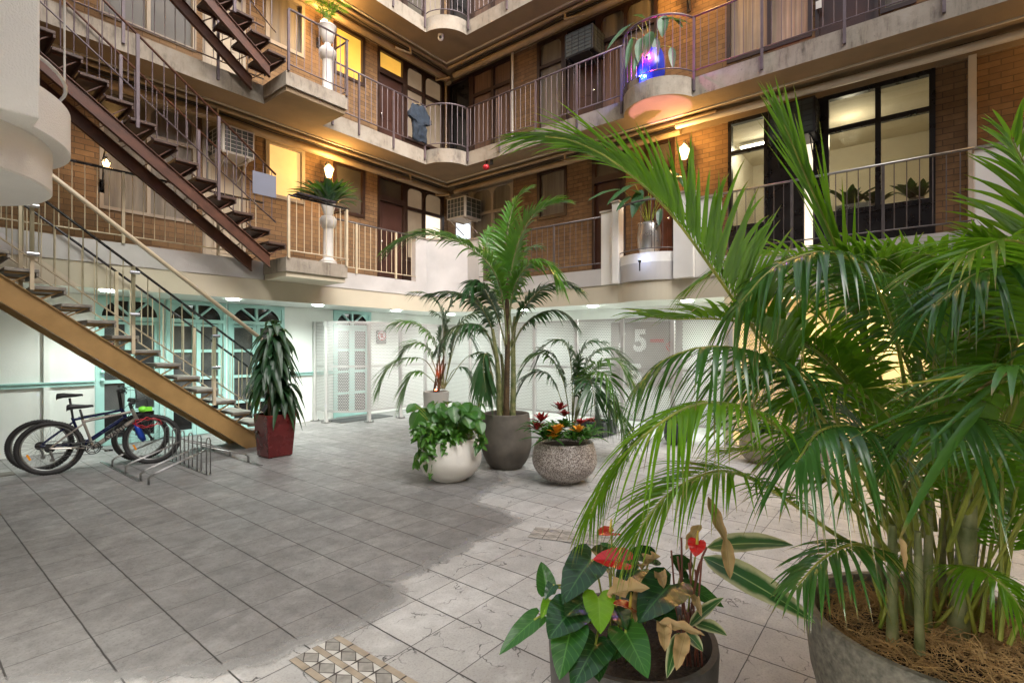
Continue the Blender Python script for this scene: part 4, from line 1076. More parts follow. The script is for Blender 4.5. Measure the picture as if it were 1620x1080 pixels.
# ================================================================ SERVICES
def pipe(label, pts, r, mat, cat='pipe', name='pipe'):
    m = MB(); m.tube(pts, r, 10); return tag(m.build(name, mat, None, smooth='auto'), label, cat)
lvn = {1: 'first', 2: 'second', 3: 'third'}
for lv in (2, 3):
    z = LV[lv] - .3; fl = lvn[lv]
    pipe('fat ochre drain pipe along the left wall under the %s floor slab' % fl, [(-2.5, 9.27, z - .13), (9.0, 9.27, z - .13), (9.02, 9.22, z - .25)], .075, M['pipe'])
    pipe('thinner pale conduit along the left soffit under the %s floor slab' % fl, [(-2.5, 9.02, z - .05), (8.78, 9.02, z - .05)], .032, M['pipe'])
    m = MB(); m.box(-2.5, 8.66, 8.9, 8.93, z - .022, z - .001); tag(m.build('cover_strip', M['pipe_white'], None), 'narrow cream cover strip on the left soffit under the %s floor slab' % fl, 'trim')
    for k in range(2): pipe(('upper' if k else 'lower') + ' black cable slung beside the left pipes under the %s floor slab' % fl, [(x, 9.13 + .03 * k, z - .05 - .03 * k - .02 * math.sin(x * 3 + k)) for x in [-2.5 + .28 * i for i in range(41)]], .008, M['cable'], 'cable', 'cable')
    for j, x in enumerate((ax(640, 9.1), ax(330, 9.1))):
        pipe('ochre elbow pipe dropping from left pipes %s, under %s floor slab' % (('near the corner', 'by the beige door')[j], fl), [(x + .1, 9.02, z - .06), (x + .1, 9.0, z - .22), (x - .12, 9.0, z - .25), (x - .3, 9.05, z - .25)], .024, M['pipe'])
    if lv == 3:
        pipe('fat ochre drain pipe along the right wall under the third floor slab', [(9.0, 9.0, z - .13), (9.0, -6, z - .13)], .075, M['pipe'])
    else:
        pipe('fat ochre drain pipe along the right wall under the second floor slab', [(9.02, 9.0, z - .13), (9.02, 3.3, z - .13)], .06, M['pipe'])
        pipe('long white drain pipe crossing the right soffit above the office windows', [(8.82, 3.3, z - .10), (8.86, -6, z - .16)], .055, M['pipe_white'])
    pipe('thinner pale conduit along the right soffit under the %s floor slab' % fl, [(8.78, 9.02, z - .05), (8.78, 2.6, z - .05)], .032, M['pipe'])
    m = MB(); m.box(8.63, 8.66, -6, 8.9, z - .022, z - .001); tag(m.build('cover_strip', M['pipe_white'], None), 'narrow cream cover strip on the right soffit under the %s floor slab' % fl, 'trim')
    for k in range(2): pipe(('upper' if k else 'lower') + ' black cable slung beside the right pipes under the %s floor slab' % fl, [(8.9 + .03 * k, y, z - .05 - .03 * k - .02 * math.sin(y * 3 + k)) for y in [8.9 - .3 * i for i in range(40)]], .008, M['cable'], 'cable', 'cable')
    for j, y in enumerate((bx(905, 8.9), bx(700, 8.9))):
        pipe('ochre elbow pipe dropping from right pipes %s, under %s floor slab' % (('above the doors', 'at the corner')[j], fl), [(8.78, y + .1, z - .06), (8.78, y + .1, z - .2), (8.78, y - .12, z - .24), (8.85, y - .32, z - .24)], .024, M['pipe'])
    # render band over the windows
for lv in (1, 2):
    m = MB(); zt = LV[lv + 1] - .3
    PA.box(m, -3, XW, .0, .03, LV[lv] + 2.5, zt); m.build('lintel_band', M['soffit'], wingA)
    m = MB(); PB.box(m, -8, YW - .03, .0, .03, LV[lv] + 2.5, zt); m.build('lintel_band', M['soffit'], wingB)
m = MB(); m.box(9.13, 9.23, bx(1544), bx(1531), 2.9, 5.4); tag(m.build('downpipe', M['pipe_white'], None), 'square pale downpipe on brick right of the office windows', 'pipe')
pipe('slim cream downpipe between curtained window and brick, second floor', [(9.16, bx(814), 5.8), (9.16, bx(814), 8.3)], .028, M['pipe_white'])
pipe('brown downpipe in the inner corner, second floor', [(9.1, 9.4, 5.8), (9.1, 9.4, 8.3)], .025, M['pipe'])
m = MB(); m.box(9.13, 9.23, bx(1372) , bx(1352), 8.0, 8.35); 

def aircon(label, lo, hi, face, case='ac_white', bracket=True, cols_=5, rows_=6):
    x0, y0, z0 = lo; x1, y1, z1 = hi
    t = thing('air_conditioner', label, 'air conditioner', (x0, y0, z0))
    m = MB(); m.box(x0, x1, y0, y1, z0, z1); m.build('case', M[case], t, bevel=.012)
    g_ = MB(); f = MB(); e = .03
    faces = [('y', y0), ('x', x0)]
    for ax_, v in faces:
        if ax_ == 'y':
            g_.box(x0 + e, x1 - e, v - .004, v - .001, z0 + e, z1 - e); n_ = cols_ if face == 'y' else 3
            for k in range(n_ + 1): xx = x0 + e + (x1 - x0 - 2 * e) * k / n_; f.box(xx - .004, xx + .004, v - .012, v - .005, z0 + e, z1 - e)
            for k in range(rows_ + 1): zz = z0 + e + (z1 - z0 - 2 * e) * k / rows_; f.box(x0 + e, x1 - e, v - .010, v - .0045, zz - .003, zz + .003)
        else:
            g_.box(v - .004, v - .001, y0 + e, y1 - e, z0 + e, z1 - e); n_ = cols_ if face == 'x' else 3
            for k in range(n_ + 1): yy_ = y0 + e + (y1 - y0 - 2 * e) * k / n_; f.box(v - .012, v - .005, yy_ - .004, yy_ + .004, z0 + e, z1 - e)
            for k in range(rows_ + 1): zz = z0 + e + (z1 - z0 - 2 * e) * k / rows_; f.box(v - .010, v - .0045, y0 + e, y1 - e, zz - .003, zz + .003)
    g_.build('grille_back', M['ac_grille'], t); f.build('grille', M[case], t)
    for k_ in (0, 1):
        m = MB()
        if face == 'y': xx = (x0 + .08, x1 - .08)[k_]; m.bar((xx, y0, z0 - .015), (xx, 9.5, z0 - .015), .02, .03); m.bar((xx, y0 + .05, z0 - .02), (xx, 9.5, z0 - .3), .015, .02)
        else: yy_ = (y0 + .08, y1 - .08)[k_]; m.bar((x0, yy_, z0 - .015), (9.24, yy_, z0 - .015), .02, .03); m.bar((x0 + .05, yy_, z0 - .02), (9.24, yy_, z0 - .3), .015, .02)
        m.build('support_bracket', M['pipe_white'] if case == 'ac_white' else M['black_frame'], t)
ya = 9.02
aircon('white window air conditioner above the beige door behind the stair railing', (ax(352, ya), ya, az(380, 247, ya)), (ax(403, ya), 9.6, az(380, 205, ya) + .02), 'y')
aircon('white box air conditioner in the inner corner above the lit doorway', (8.72, 8.36, bz(722, 345, 8.72)), (9.3, 8.98, bz(722, 312, 8.72)), 'x', cols_=5, rows_=4)
xa = 8.80
aircon('black air conditioner over the dark doors beside the arched windows, second floor', (xa, bx(938, xa), bz(938, 76, xa)), (9.3, bx(893, xa), bz(938, 38, xa) + .03), 'x', case='black_plastic', cols_=4)
aircon('black air conditioner above the office door, first floor', (xa, bx(1290, xa), bz(1290, 208, xa)), (9.3, bx(1215, xa), bz(1290, 150, xa)), 'x', case='black_plastic', cols_=4)

c = pt(697, 62, 11.2); c.z = 8.40
t = thing('security_camera', 'small white dome camera under the third floor corner', 'camera', tuple(c))
m = MB(); m.tube([(c.x, c.y, 8.398), (c.x, c.y, 8.36)], .06, 20); m.build('mount', M['sign_white'], t, smooth='auto')
m = MB(); m.ball((c.x, c.y, 8.33), .065, 16, 10); m.build('housing', M['sign_white'], t, smooth=True)
m = MB(); m.ball((c.x - .04, c.y - .035, 8.315), .034, 12, 8); m.build('lens', M['black_plastic'], t, smooth=True)
c = Vector((8.22, bx(770, 8.22), 5.5))
t = thing('alarm_bell', 'red round alarm bell hanging under the second floor slab', 'alarm', tuple(c))
m = MB(); m.tube([(c.x, c.y, 5.498), (c.x, c.y, 5.42)], .02, 8); m.tube([(c.x, c.y - .14, 5.498), (c.x, c.y - .14, 5.40)], .035, 8); m.build('mount', M['black_plastic'], t)
m = MB(); m.ball((c.x - .02, c.y, 5.37), .075, 18, 10, .8); m.build('bell', M['red_plastic'], t, smooth=True)

# T-shirt on a hanger
tx = 7.28; tz = 5.8 + .90
sh = thing('t_shirt', 'dark blue T-shirt on a wooden hanger over the second floor railing', 'T-shirt', (tx, 8.33, tz))
out = [(-.05, 0), (-.20, -.05), (-.33, -.30), (-.33, -.40), (-.22, -.42), (-.19, -.34), (-.205, -.60), (-.19, -.90), (-.05, -.94), (.10, -.90), (.20, -.93), (.195, -.60), (.19, -.33), (.24, -.44), (.35, -.40), (.33, -.28), (.20, -.05), (.06, 0), (0, -.035)]
def bl(k, L_):
    return L_[k % len(L_)]
m = MB(); n_ = len(out)
N = []
for sgn in (-1, 1):
    for i, (x, z) in enumerate(out):
        w = .035 * math.sin(i * 2.1) + .02
        m.v.append((tx + x * .92, 8.335 + sgn * (.035 if -.9 < z < -.1 else .012) + .012 * math.sin(i * 1.7), tz + z * .86))
m.v.append((tx, 8.335 - .05, tz - .45)); m.v.append((tx, 8.335 + .05, tz - .45))
for i in range(n_):
    j = (i + 1) % n_
    m.face((2 * n_, i, j)); m.face((2 * n_ + 1, n_ + j, n_ + i)); m.face((i, n_ + i, n_ + j, j))
ob = m.build('shirt_body', M['shirt'], sh, smooth=True)
s_ = ob.modifiers.new('sub', 'SUBSURF'); s_.subdivision_type = 'SIMPLE'; s_.levels = s_.render_levels = 3
tx_ = bpy.data.textures.new('folds', 'CLOUDS'); tx_.noise_scale = .12; dm = ob.modifiers.new('folds', 'DISPLACE'); dm.texture = tx_; dm.strength = .06; dm.mid_level = .5
m = MB(); m.tube([(tx - .17, 8.335, tz - .045), (tx, 8.335, tz + .02), (tx + .17, 8.335, tz - .045)], .008, 6); m.tube([(tx, 8.335, tz + .02), (tx, 8.335, tz + .05), (tx + .02, 8.36, tz + .075), (tx + .01, 8.385, tz + .06)], .004, 6); m.build('hanger', M['pipe'], sh)

# floor bits
a = gd(0, 752); m = MB(); m.box(a.x - .12, a.x + .12, a.y - .12, a.y + .12, .005, .012); o = m.build('drain_cover', M['pot_grey'], None); tag(o, 'square floor drain cover at the left edge', 'drain')
m = MB(); m.box(5.65, 6.9, 8.75, 9.25, .005, .016); tag(m.build('door_mat', M['mat_dark'], None), 'dark door mat on the paving behind the left screen', 'door mat')

# ================================================================ BIKES AND RACK
def bike(label, x, y, s_, colr, colf, yaw=0, lean=0, saddle=.80, bar=.86, silver=True, steer=0):
    t = thing('bicycle', label, 'bicycle', (x, y, 0)); t.rotation_euler = (lean, 0, yaw); t.scale = (s_, s_, s_)
    OFF[t] = Vector((0, 0, 0)); r = .335; WB = 1.05
    def wheel(cx, name, drive=False, st=0):
        m = MB(); m.ring((0, 0, 0), r - .027, .028, 'y', 64, 10)
        for k in range(72):
            q = 2 * PI * k / 72; e = Vector((math.cos(q), 0, math.sin(q))); tg = Vector((-math.sin(q), 0, math.cos(q)))
            for sy in (-.014, .014): m.obox(e * (r - .002) + Vector((0, sy, 0)), tg * .007, Vector((0, .008, 0)), e * .004)
        w = m.build('wheel', M['rubber'], t, local=True, smooth='auto'); w.location = (cx, 0, r); w.rotation_euler = (0, 0, st)
        m = MB(); m.ring((0, 0, 0), r - .058, .011, 'y', 56, 8); m.build('rim', M['steel'], w, local=True, smooth=True)
        m = MB()
        for k in range(32):
            q = 2 * PI * k / 32; q2 = q + (.5 if k % 2 else -.5); sy = .028 if k % 4 < 2 else -.028
            m.tube([(.022 * math.cos(q2), sy, .022 * math.sin(q2)), ((r - .062) * math.cos(q), 0, (r - .062) * math.sin(q))], .0013, 3, False)
        m.build('spokes', M['steel'], w, local=True)
        m = MB(); m.tube([(0, -.05, 0), (0, .05, 0)], .02, 12); m.tube([(0, -.07, 0), (0, .07, 0)], .008, 8)
        if drive:
            for k in range(6): m.tube([(0, -.058 + k * .005, 0), (0, -.056 + k * .005, 0)], .025 + .006 * k, 20)
        m.build('hub', M['black_plastic'], w, local=True, smooth='auto')
        q = R(205); m = MB(); m.obox((math.cos(q) * (r - .12), -.02, math.sin(q) * (r - .12)), (math.sin(q) * .04, 0, -math.cos(q) * .04), (0, .006, 0), (math.cos(q) * .011, 0, math.sin(q) * .011))
        if name: m.build('reflector', M['refl'], w, local=True)
        return w
    if 'refl' not in M: M['refl'] = pm('amber_reflector', (.85, .30, .01), .2)
    wheel(0, 1, True); wheel(WB, 1, False, steer)
    BBx, BBz = .42, .295; sc_ = Vector((.32, 0, .64)); ht, hb_ = Vector((.83, 0, .74)), Vector((.87, 0, .63)); bb = Vector((BBx, 0, BBz))
    m = MB(); m.tube([bb, sc_ + Vector((-.01, 0, .03))], .016, 12); m.tube([bb, hb_], [.030, .026], 12); m.tube([sc_, ht - Vector((0, 0, .01))], .017, 12); m.tube([hb_ - Vector((-.01, 0, .02)), ht + Vector((-.01, 0, .03))], .022, 12)
    for sy in (-.06, .06):
        m.tube([Vector((0, sy, r)), Vector((.10, sy, r + .09)), sc_ + Vector((0, sy * .25, -.03))], .011, 8); m.tube([Vector((0, sy, r)), bb + Vector((-.05, sy * .5, 0))], .010, 8)
    fr = m.build('frame', colr, t, local=True, smooth='auto')
    m = MB(); fd = (hb_ - ht).normalized()
    fx = Vector((WB, 0, r))
    m.bar(hb_ + Vector((.0, -.06, -.02)), hb_ + Vector((.0, .06, -.02)), .04, .03)
    for sy in (-.058, .058): m.tube([hb_ + Vector((0, sy, -.01)), hb_.lerp(fx, .55) + Vector((0, sy, 0)), fx + Vector((0, sy, 0))], [.017, .019, .012], 10)
    m.build('fork', colf, t, local=True, smooth='auto')
    m = MB(); top = Vector((.80, 0, bar)); m.tube([ht, top], .022, 10); m.tube([top - Vector((.01, 0, .01)), top + Vector((.06, 0, .02))], .024, 10)
    c0 = top + Vector((.06, 0, .02))
    m.tube([c0 + Vector((-.06, -.31, .03)), c0 + Vector((-.02, -.18, .03)), c0 + Vector((0, -.05, 0)), c0 + Vector((0, .05, 0)), c0 + Vector((-.02, .18, .03)), c0 + Vector((-.06, .31, .03))], .018, 8)
    hbm = m.build('handlebar', M['black_plastic'], t, local=True, smooth='auto')
    for sg_ in (-1, 1):
        m = MB(); m.tube([c0 + Vector((-.07, sg_ * .33, .032)), c0 + Vector((-.035, sg_ * .22, .031))], .017, 8); m.tube([c0 + Vector((-.03, sg_ * .19, .03)), c0 + Vector((.03, sg_ * .23, .0)), c0 + Vector((.02, sg_ * .30, -.01))], .006, 6)
        m.build('grip', M['rubber'], hbm, local=True, smooth='auto')
    m = MB()
    m.tube([c0 + Vector((.0, -.2, .02)), c0 + Vector((.13, -.14, .02)), c0 + Vector((.14, -.04, -.12)), hb_ + Vector((.03, -.02, .0))], .004, 6); m.tube([c0 + Vector((.0, .2, .02)), c0 + Vector((.11, .12, .05)), c0 + Vector((.13, .04, -.1)), ht + Vector((.02, .02, .0)), sc_ + Vector((.05, .02, .03))], .004, 6)
    m.build('cable', M['cable'], hbm, local=True, smooth=True)
    m = MB(); st_ = Vector((.285, 0, saddle)); m.tube([sc_, st_], .013, 8)
    m.build('seat_post', M['black_plastic'], t, local=True, smooth=True)
    m = MB(); pr = [(-.13, .070, 0), (-.12, .078, .012), (-.06, .075, .020), (0, .05, .016), (.06, .028, .014), (.12, .018, .018), (.135, .008, .012)]
    for i, (xx, w, h_) in enumerate(pr):
        for k in range(8):
            q = 2 * PI * k / 8; m.v.append((st_.x + xx, w * math.cos(q), st_.z + .02 + h_ + ((.040 - .026 * (xx + .13) / .265) * math.sin(q))))
    for i in range(len(pr) - 1):
        for k in range(8): m.face((i * 8 + k, i * 8 + (k + 1) % 8, (i + 1) * 8 + (k + 1) % 8, (i + 1) * 8 + k))
    m.face(range(8)); m.face(range((len(pr) - 1) * 8, len(pr) * 8)); m.build('saddle', M['black_plastic'], t, local=True, smooth=True)
    m = MB(); m.ring((BBx, -.045, BBz), .078, .006, 'y', 30, 6); m.ring((BBx, -.055, BBz), .058, .004, 'y', 30, 6)
    for k in range(5): q = 2 * PI * k / 5; m.bar((BBx, -.05, BBz), (BBx + .075 * math.cos(q), -.05, BBz + .075 * math.sin(q)), .006, .012, (0, 1, 0))
    m.tube([(BBx, -.06, BBz), (BBx, .06, BBz)], .02, 12)
    ck = m.build('crankset', M['black_plastic'], t, local=True, smooth='auto')
    m = MB(); m.bar((BBx, -.075, BBz), (BBx - .155, -.085, BBz + .07), .012, .022, (0, 1, 0)); m.bar((BBx, .075, BBz), (BBx + .155, .085, BBz - .07), .012, .022, (0, 1, 0)); m.build('crank_arm', M['steel'], ck, local=True)
    m = MB(); m.box(BBx - .20, BBx - .11, -.17, -.09, BBz + .06, BBz + .08); m.box(BBx + .11, BBx + .20, .09, .17, BBz - .08, BBz - .06); m.build('pedal', M['black_plastic'], ck, local=True)
    m = MB(); m.tube([(0, -.05, r + .05), (BBx, -.05, BBz + .078)], .004, 5); m.tube([(0, -.05, r - .05), (.03, -.055, r - .14), (.10, -.055, r - .11), (BBx, -.05, BBz - .078)], .004, 5); m.build('chain', M['black_plastic'], t, local=True)
    m = MB(); m.tube([(.01, -.06, r - .03), (.035, -.065, r - .14)], .012, 8); m.tube([(.03, -.05, r - .145), (.03, -.065, r - .145)], .026, 10); m.build('derailleur', M['steel'], t, local=True)
    return t, fr, bb, hb_
M['frame_silver'] = pm('frame_silver', (.42, .38, .34), .3, metal=.7, var=.06); M['frame_black'] = pm('frame_black', (.012, .012, .016), .25); M['frame_blue'] = pm('frame_blue_black', (.010, .014, .06), .25, c2=(.012, .022, .11), var=.3, scale=4)
b1 = gd(79, 751); e1_ = gd(239, 733)
ang = math.atan2(e1_.y - b1.y, e1_.x - b1.x); S1 = (e1_ - b1).length / 1.05; S1 = min(max(S1, .93), 1.04)
t1, fr1, bb, hb1 = bike('silver mountain bicycle with a black fork, nearer of the two by the rack', b1.x, b1.y, S1, M['frame_silver'], M['frame_black'], ang, R(-3), .80, .84, steer=R(-8))
d_ = (hb1 - bb); an = math.atan2(d_.z, d_.x)
tx1 = text('AVANTI', 'lettering', .078, M['frame_black'], fr1, (0, 0, 0), (R(90), -an, 0), .002); tx1.location = (bb + d_ * .50) + Vector((0, -.0305, 0)); tx1.rotation_euler = Matrix.Rotation(0, 3, 'X').to_euler()
tx1.rotation_euler = (Matrix.Rotation(-an, 3, 'Y') @ Matrix.Rotation(R(90), 3, 'X')).to_euler()
t2, fr2, _, _ = bike('dark blue mountain bicycle with a higher saddle, behind the silver one', b1.x - .03, b1.y + .33, S1, M['frame_blue'], M['frame_black'], ang, R(2), .93, .98, steer=R(5))
# helmet-green light bag and blue cable lock on the bike
c = pt(226, 647, 6.35); m = MB(); m.ball(tuple(c), .05, 14, 8, .75); m.obox(c + Vector((.05, -.01, 0)), (.04, 0, 0), (0, .03, 0), (0, 0, .025)); M['lime'] = pm('lime_plastic', (.25, .85, .06), .35)
tag(m.build('bike_bag', M['lime'], None, smooth='auto'), 'lime green pouch strapped above the front wheel of the bicycle', 'pouch')
m = MB(); cc_ = pt(219, 690, 6.42); m.tube([cc_ + Vector((-.03, 0, .16)), cc_ + Vector((0, -.01, .08)), cc_ + Vector((.03, 0, 0)), cc_ + Vector((.06, 0, -.06))], [.02, .035, .04, .028], 10); M['blue'] = pm('blue_plastic', (.01, .06, .45), .3)
tag(m.build('blue_bottle', M['blue'], None, smooth=True), 'blue plastic shock guard hanging by the bicycle fork', 'guard')
m = MB(); cc_ = pt(232, 668, 6.33); m.tube([cc_ + Vector((.13 * math.cos(q * .55) * (1 + .2 * math.sin(q * 1.3)), -.03 + .02 * math.sin(q), .05 * math.sin(q * .55) + .02 * math.cos(q * 2))) for q in range(24)], .006, 6)
tag(m.build('cable_lock', M['red_plastic'], None, smooth=True), 'thin red coiled cable lock looped round the front wheels', 'lock')

rk = thing('bike_rack', 'low galvanised steel bicycle rack with looped bars on the paving', 'bike rack', (2.42, 7.2, 0))
xs3 = (gd(222, 762).x, gd(332, 752).x, gd(413, 737).x); ylo = (gd(222, 762).y, gd(332, 752).y, gd(413, 737).y)
for x, y in zip(xs3, ylo):
    m = MB(); m.box(x - .022, x + .022, y, 8.25, .004, .011); m.build('base_strip', M['steel'], rk)
for i in range(6):
    y = ylo[1] + .04 + i * .27
    m = MB(); x = xs3[1]; m.tube([(x - .022, y, .01), (x - .022, y, .40), (x - .014, y, .428), (x, y, .438), (x + .014, y, .428), (x + .022, y, .40), (x + .022, y, .01)], .0075, 8); m.build('upright_loop', M['steel'], rk, smooth=True)
    m = MB()
    for dy in (-.017, .017):
        if i in (0, 1, 3, 5): m.tube([(xs3[0] + .01, y + dy + .02, .01), (xs3[0] + .01, y + dy + .02, .08), (xs3[0] + .05, y + dy + .02, .115), (xs3[1] - .02, y + dy, .30)], .0072, 8)
        if i in (1, 3, 5): m.tube([(xs3[1] + .02, y + dy, .30), (xs3[2] - .05, y + dy + .02, .115), (xs3[2] - .01, y + dy + .02, .08), (xs3[2] - .01, y + dy + .02, .01)], .0085, 8)
    if m.v: m.build('wheel_guide', M['steel'], rk, smooth=True)

# ================================================================ FOLIAGE HELPERS
def catmull(pts, n):
    P = [Vector(p) for p in pts]; P = [P[0] * 2 - P[1]] + P + [P[-1] * 2 - P[-2]]; out = []
    segs = len(P) - 3
    for i in range(n + 1):
        t = i / n * segs; k = min(int(t), segs - 1); u = t - k; a, b, c, d = P[k:k + 4]
        out.append(.5 * ((2 * b) + (c - a) * u + (2 * a - 5 * b + 4 * c - d) * u * u + (3 * b - a - 3 * c + d) * u ** 3))
    return out
def lin(pts, n):
    L = [0]
    for a, b in zip(pts[:-1], pts[1:]): L.append(L[-1] + (b - a).length)
    out = []; j = 0
    for i in range(n + 1):
        s = L[-1] * i / n
        while j < len(L) - 2 and L[j + 1] < s: j += 1
        out.append(pts[j].lerp(pts[j + 1], (s - L[j]) / max(1e-9, L[j + 1] - L[j])))
    return out, L[-1]
SH = {'strap': lambda s: min(1, (s * 7) ** .6) * (1 - s ** 3.2) ** .8 + .015,
      'taper': lambda s: min(1, (s * 8) ** .6) * (1 - s ** 1.7) ** .95 + .015,
      'lance': lambda s: max(.02, math.sin(PI * min(1, s ** .8)) ** .75),
      'oval': lambda s: max(.02, math.sin(PI * s ** .75) ** .62),
      'heart': lambda s: max(.02, (math.cos(PI / 2 * max(0, s) ** 1.1) ** .8) if s > 0 else 1.0)}
def blade(mb, p0, d, L, W, nrm=None, sag=.3, shape='lance', fold=.18, n=8, cols=2, curl=0.0, lobes=0, wave=0, tw=0, rnd=random):
    """one leaf: p0 base, d direction, sag pulls the tip down, fold lifts the margins"""
    d = Vector(d).normalized(); Z = Vector((0, 0, 1)); p0 = Vector(p0)
    up = Vector(nrm) if nrm is not None else Z
    f = SH[shape]; base = len(mb.v); k = 2 * cols + 1; prev = None
    rows = [i / n for i in range(n + 1)]
    if lobes: rows = [-lobes, -lobes * .5] + rows
    pos = []
    for s in rows: pos.append(p0 + d * L * max(s, 0) - Z * (sag * L * max(s, 0) ** 2) + (d * L * s if s < 0 else Vector()))
    ph = rnd.uniform(0, 6)
    for i, s in enumerate(rows):
        T = (pos[min(i + 1, len(pos) - 1)] - pos[max(i - 1, 0)]).normalized()
        S = T.cross(up)
        if S.length < .05: S = T.cross(Vector((1, .3, 0)))
        S.normalize()
        if tw: S = (Matrix.Rotation(tw * s, 3, T) @ S)
        N = S.cross(T).normalized()
        w = W / 2 * (f(s) if s >= 0 else f(0) * (1.0 + s * .6))
        for c in range(k):
            u = (c - cols) / cols; off_ = S * (w * u) + N * (abs(u) * w * fold * 2 - curl * w * u * u) + N * (wave * w * math.sin(s * 17 + ph) * abs(u))
            q = pos[i] + off_
            if s < 0:
                if c == cols: q = p0.copy()
                else: q = pos[i] + S * (w * (math.copysign(.25 + .75 * abs(u), u))) * (1 if i else .8) + N * (abs(u) * w * fold * 2)
            mb.v.append(tuple(q))
    m_ = len(rows)
    for i in range(m_ - 1):
        for c in range(k - 1):
            a = base + i * k + c
            s0, s1 = rows[i], rows[i + 1]
            mb.face((a, a + 1, a + k + 1, a + k), [(c / (k - 1), s0), ((c + 1) / (k - 1), s0), ((c + 1) / (k - 1), s1), (c / (k - 1), s1)])
def leaf_to(mb, a, b, W, up=(0, 0, 1), sag=.0, **k):       # leaf from a to b
    a = Vector(a); b = Vector(b); L = (b - a).length; d = (b - a) + Vector((0, 0, sag * L)); blade(mb, a, d, d.length, W, up, sag=sag * L / d.length, **k)

def frond(root, pts, nl, LL, W, mats, t0=.35, ang=(62, 25), droop=.35, vee=.35, r=(.009, .002), seed=0, name='frond', jit=.1, twist=0.0, up=None, gap=0, n=6, tipf=.35, fold=.12):
    rn = random.Random(seed * 7919 + 13); cm = catmull(pts, 40); P, L = lin(cm, 60)
    if name == 'frond' and mats in (RA, RAD) and LL > .12: W *= .64; nl = int(nl * 1.6)
    mb = MB(); mb.mi = 1; k = len(P); mb.tube([P[i] for i in range(0, k, 2)], [r[0] + (r[1] - r[0]) * (i / (k - 1)) for i in range(0, k, 2)], 6); mb.mi = 0
    Z = Vector((0, 0, 1)) if up is None else Vector(up)
    for i in range(nl):
        f = i / (nl - 1); t = t0 + (1 - t0) * f
        x = t * (k - 1); a = int(min(x, k - 2)); p = P[a].lerp(P[a + 1], x - a); T = (P[min(a + 2, k - 1)] - P[max(a - 1, 0)]).normalized()
        S = T.cross(Z)
        if S.length < .12: S = T.cross(Vector((.7, -.7, .1)))
        S.normalize()
        if twist: S = Matrix.Rotation(twist * f, 3, T) @ S
        N = S.cross(T).normalized()
        prof = (tipf + (1 - tipf) * math.sin(PI * min(1, (f * .8 + .18))) ** .8) * (.55 + .45 * min(1, f * 6))
        for sg in (-1, 1):
            if rn.random() < gap: continue
            A = R(ang[0] + (ang[1] - ang[0]) * f + rn.uniform(-8, 8) * (jit * 10))
            v_ = vee if not isinstance(vee, tuple) else vee[0] + (vee[1] - vee[0]) * min(1, f * 1.25)
            d = T * math.cos(A) + (S * sg + N * v_).normalized() * math.sin(A)
            l_ = LL * prof * rn.uniform(.88, 1.1)
            nn = (N - S * sg * min(1.2, v_) * .6)
            blade(mb, p + S * sg * .003, d, l_, W * (.75 + .35 * prof) * rn.uniform(.85, 1.1), nn, sag=droop * rn.uniform(.6, 1.5), shape='taper', fold=fold, n=n, cols=1, rnd=rn, tw=rn.uniform(-.3, .3))
    # terminal leaflet
    T = (P[-1] - P[-3]).normalized(); blade(mb, P[-1], T, LL * tipf * 1.1, W * .8, None, sag=droop, shape='strap', fold=fold, n=n, cols=1, rnd=rn)
    return mb.build(name, mats, root, smooth='auto')

def pot(name, label, cat, x, y, prof, mat, soil_z, soil_r, group=None, n=64):
    t = thing(name, label, cat, (x, y, 0), group)
    m = MB(); m.lathe(prof, (x, y, 0), n); m.build('pot', mat, t, smooth='auto')
    m = MB(); m.lathe([(.001, soil_z + .02), (soil_r * .6, soil_z + .012), (soil_r, soil_z)], (x, y, 0), 32); m.build('soil', M['soil'], t, smooth=True)
    return t
def rim(rb, rm, rt, h, th=.03, zb=0.0, k=12, bulge=.45):
    """bowl outline: base radius, widest radius, top radius"""
    o = [(.001, .004), (rb * .98, .004), (rb, .012)]
    for i in range(1, k + 1):
        s = i / k
        if s < bulge: r_ = rb + (rm - rb) * math.sin(s / bulge * PI / 2) ** .72
        else: r_ = rt + (rm - rt) * math.cos((s - bulge) / (1 - bulge) * PI / 2) ** .9
        o.append((r_, .012 + (h - .012) * s))
    o += [(rt - th * .3, h + .006), (rt - th * .8, h), (rt - th, h - .01), (rt - th, h - .12)]
    return o
RA = [M['areca'], M['rachis']]; RAD = [M['areca_dark'], M['rachis']]; RK = [M['kentia'], M['cane']]; RKD = [M['kentia_dark'], M['cane']]

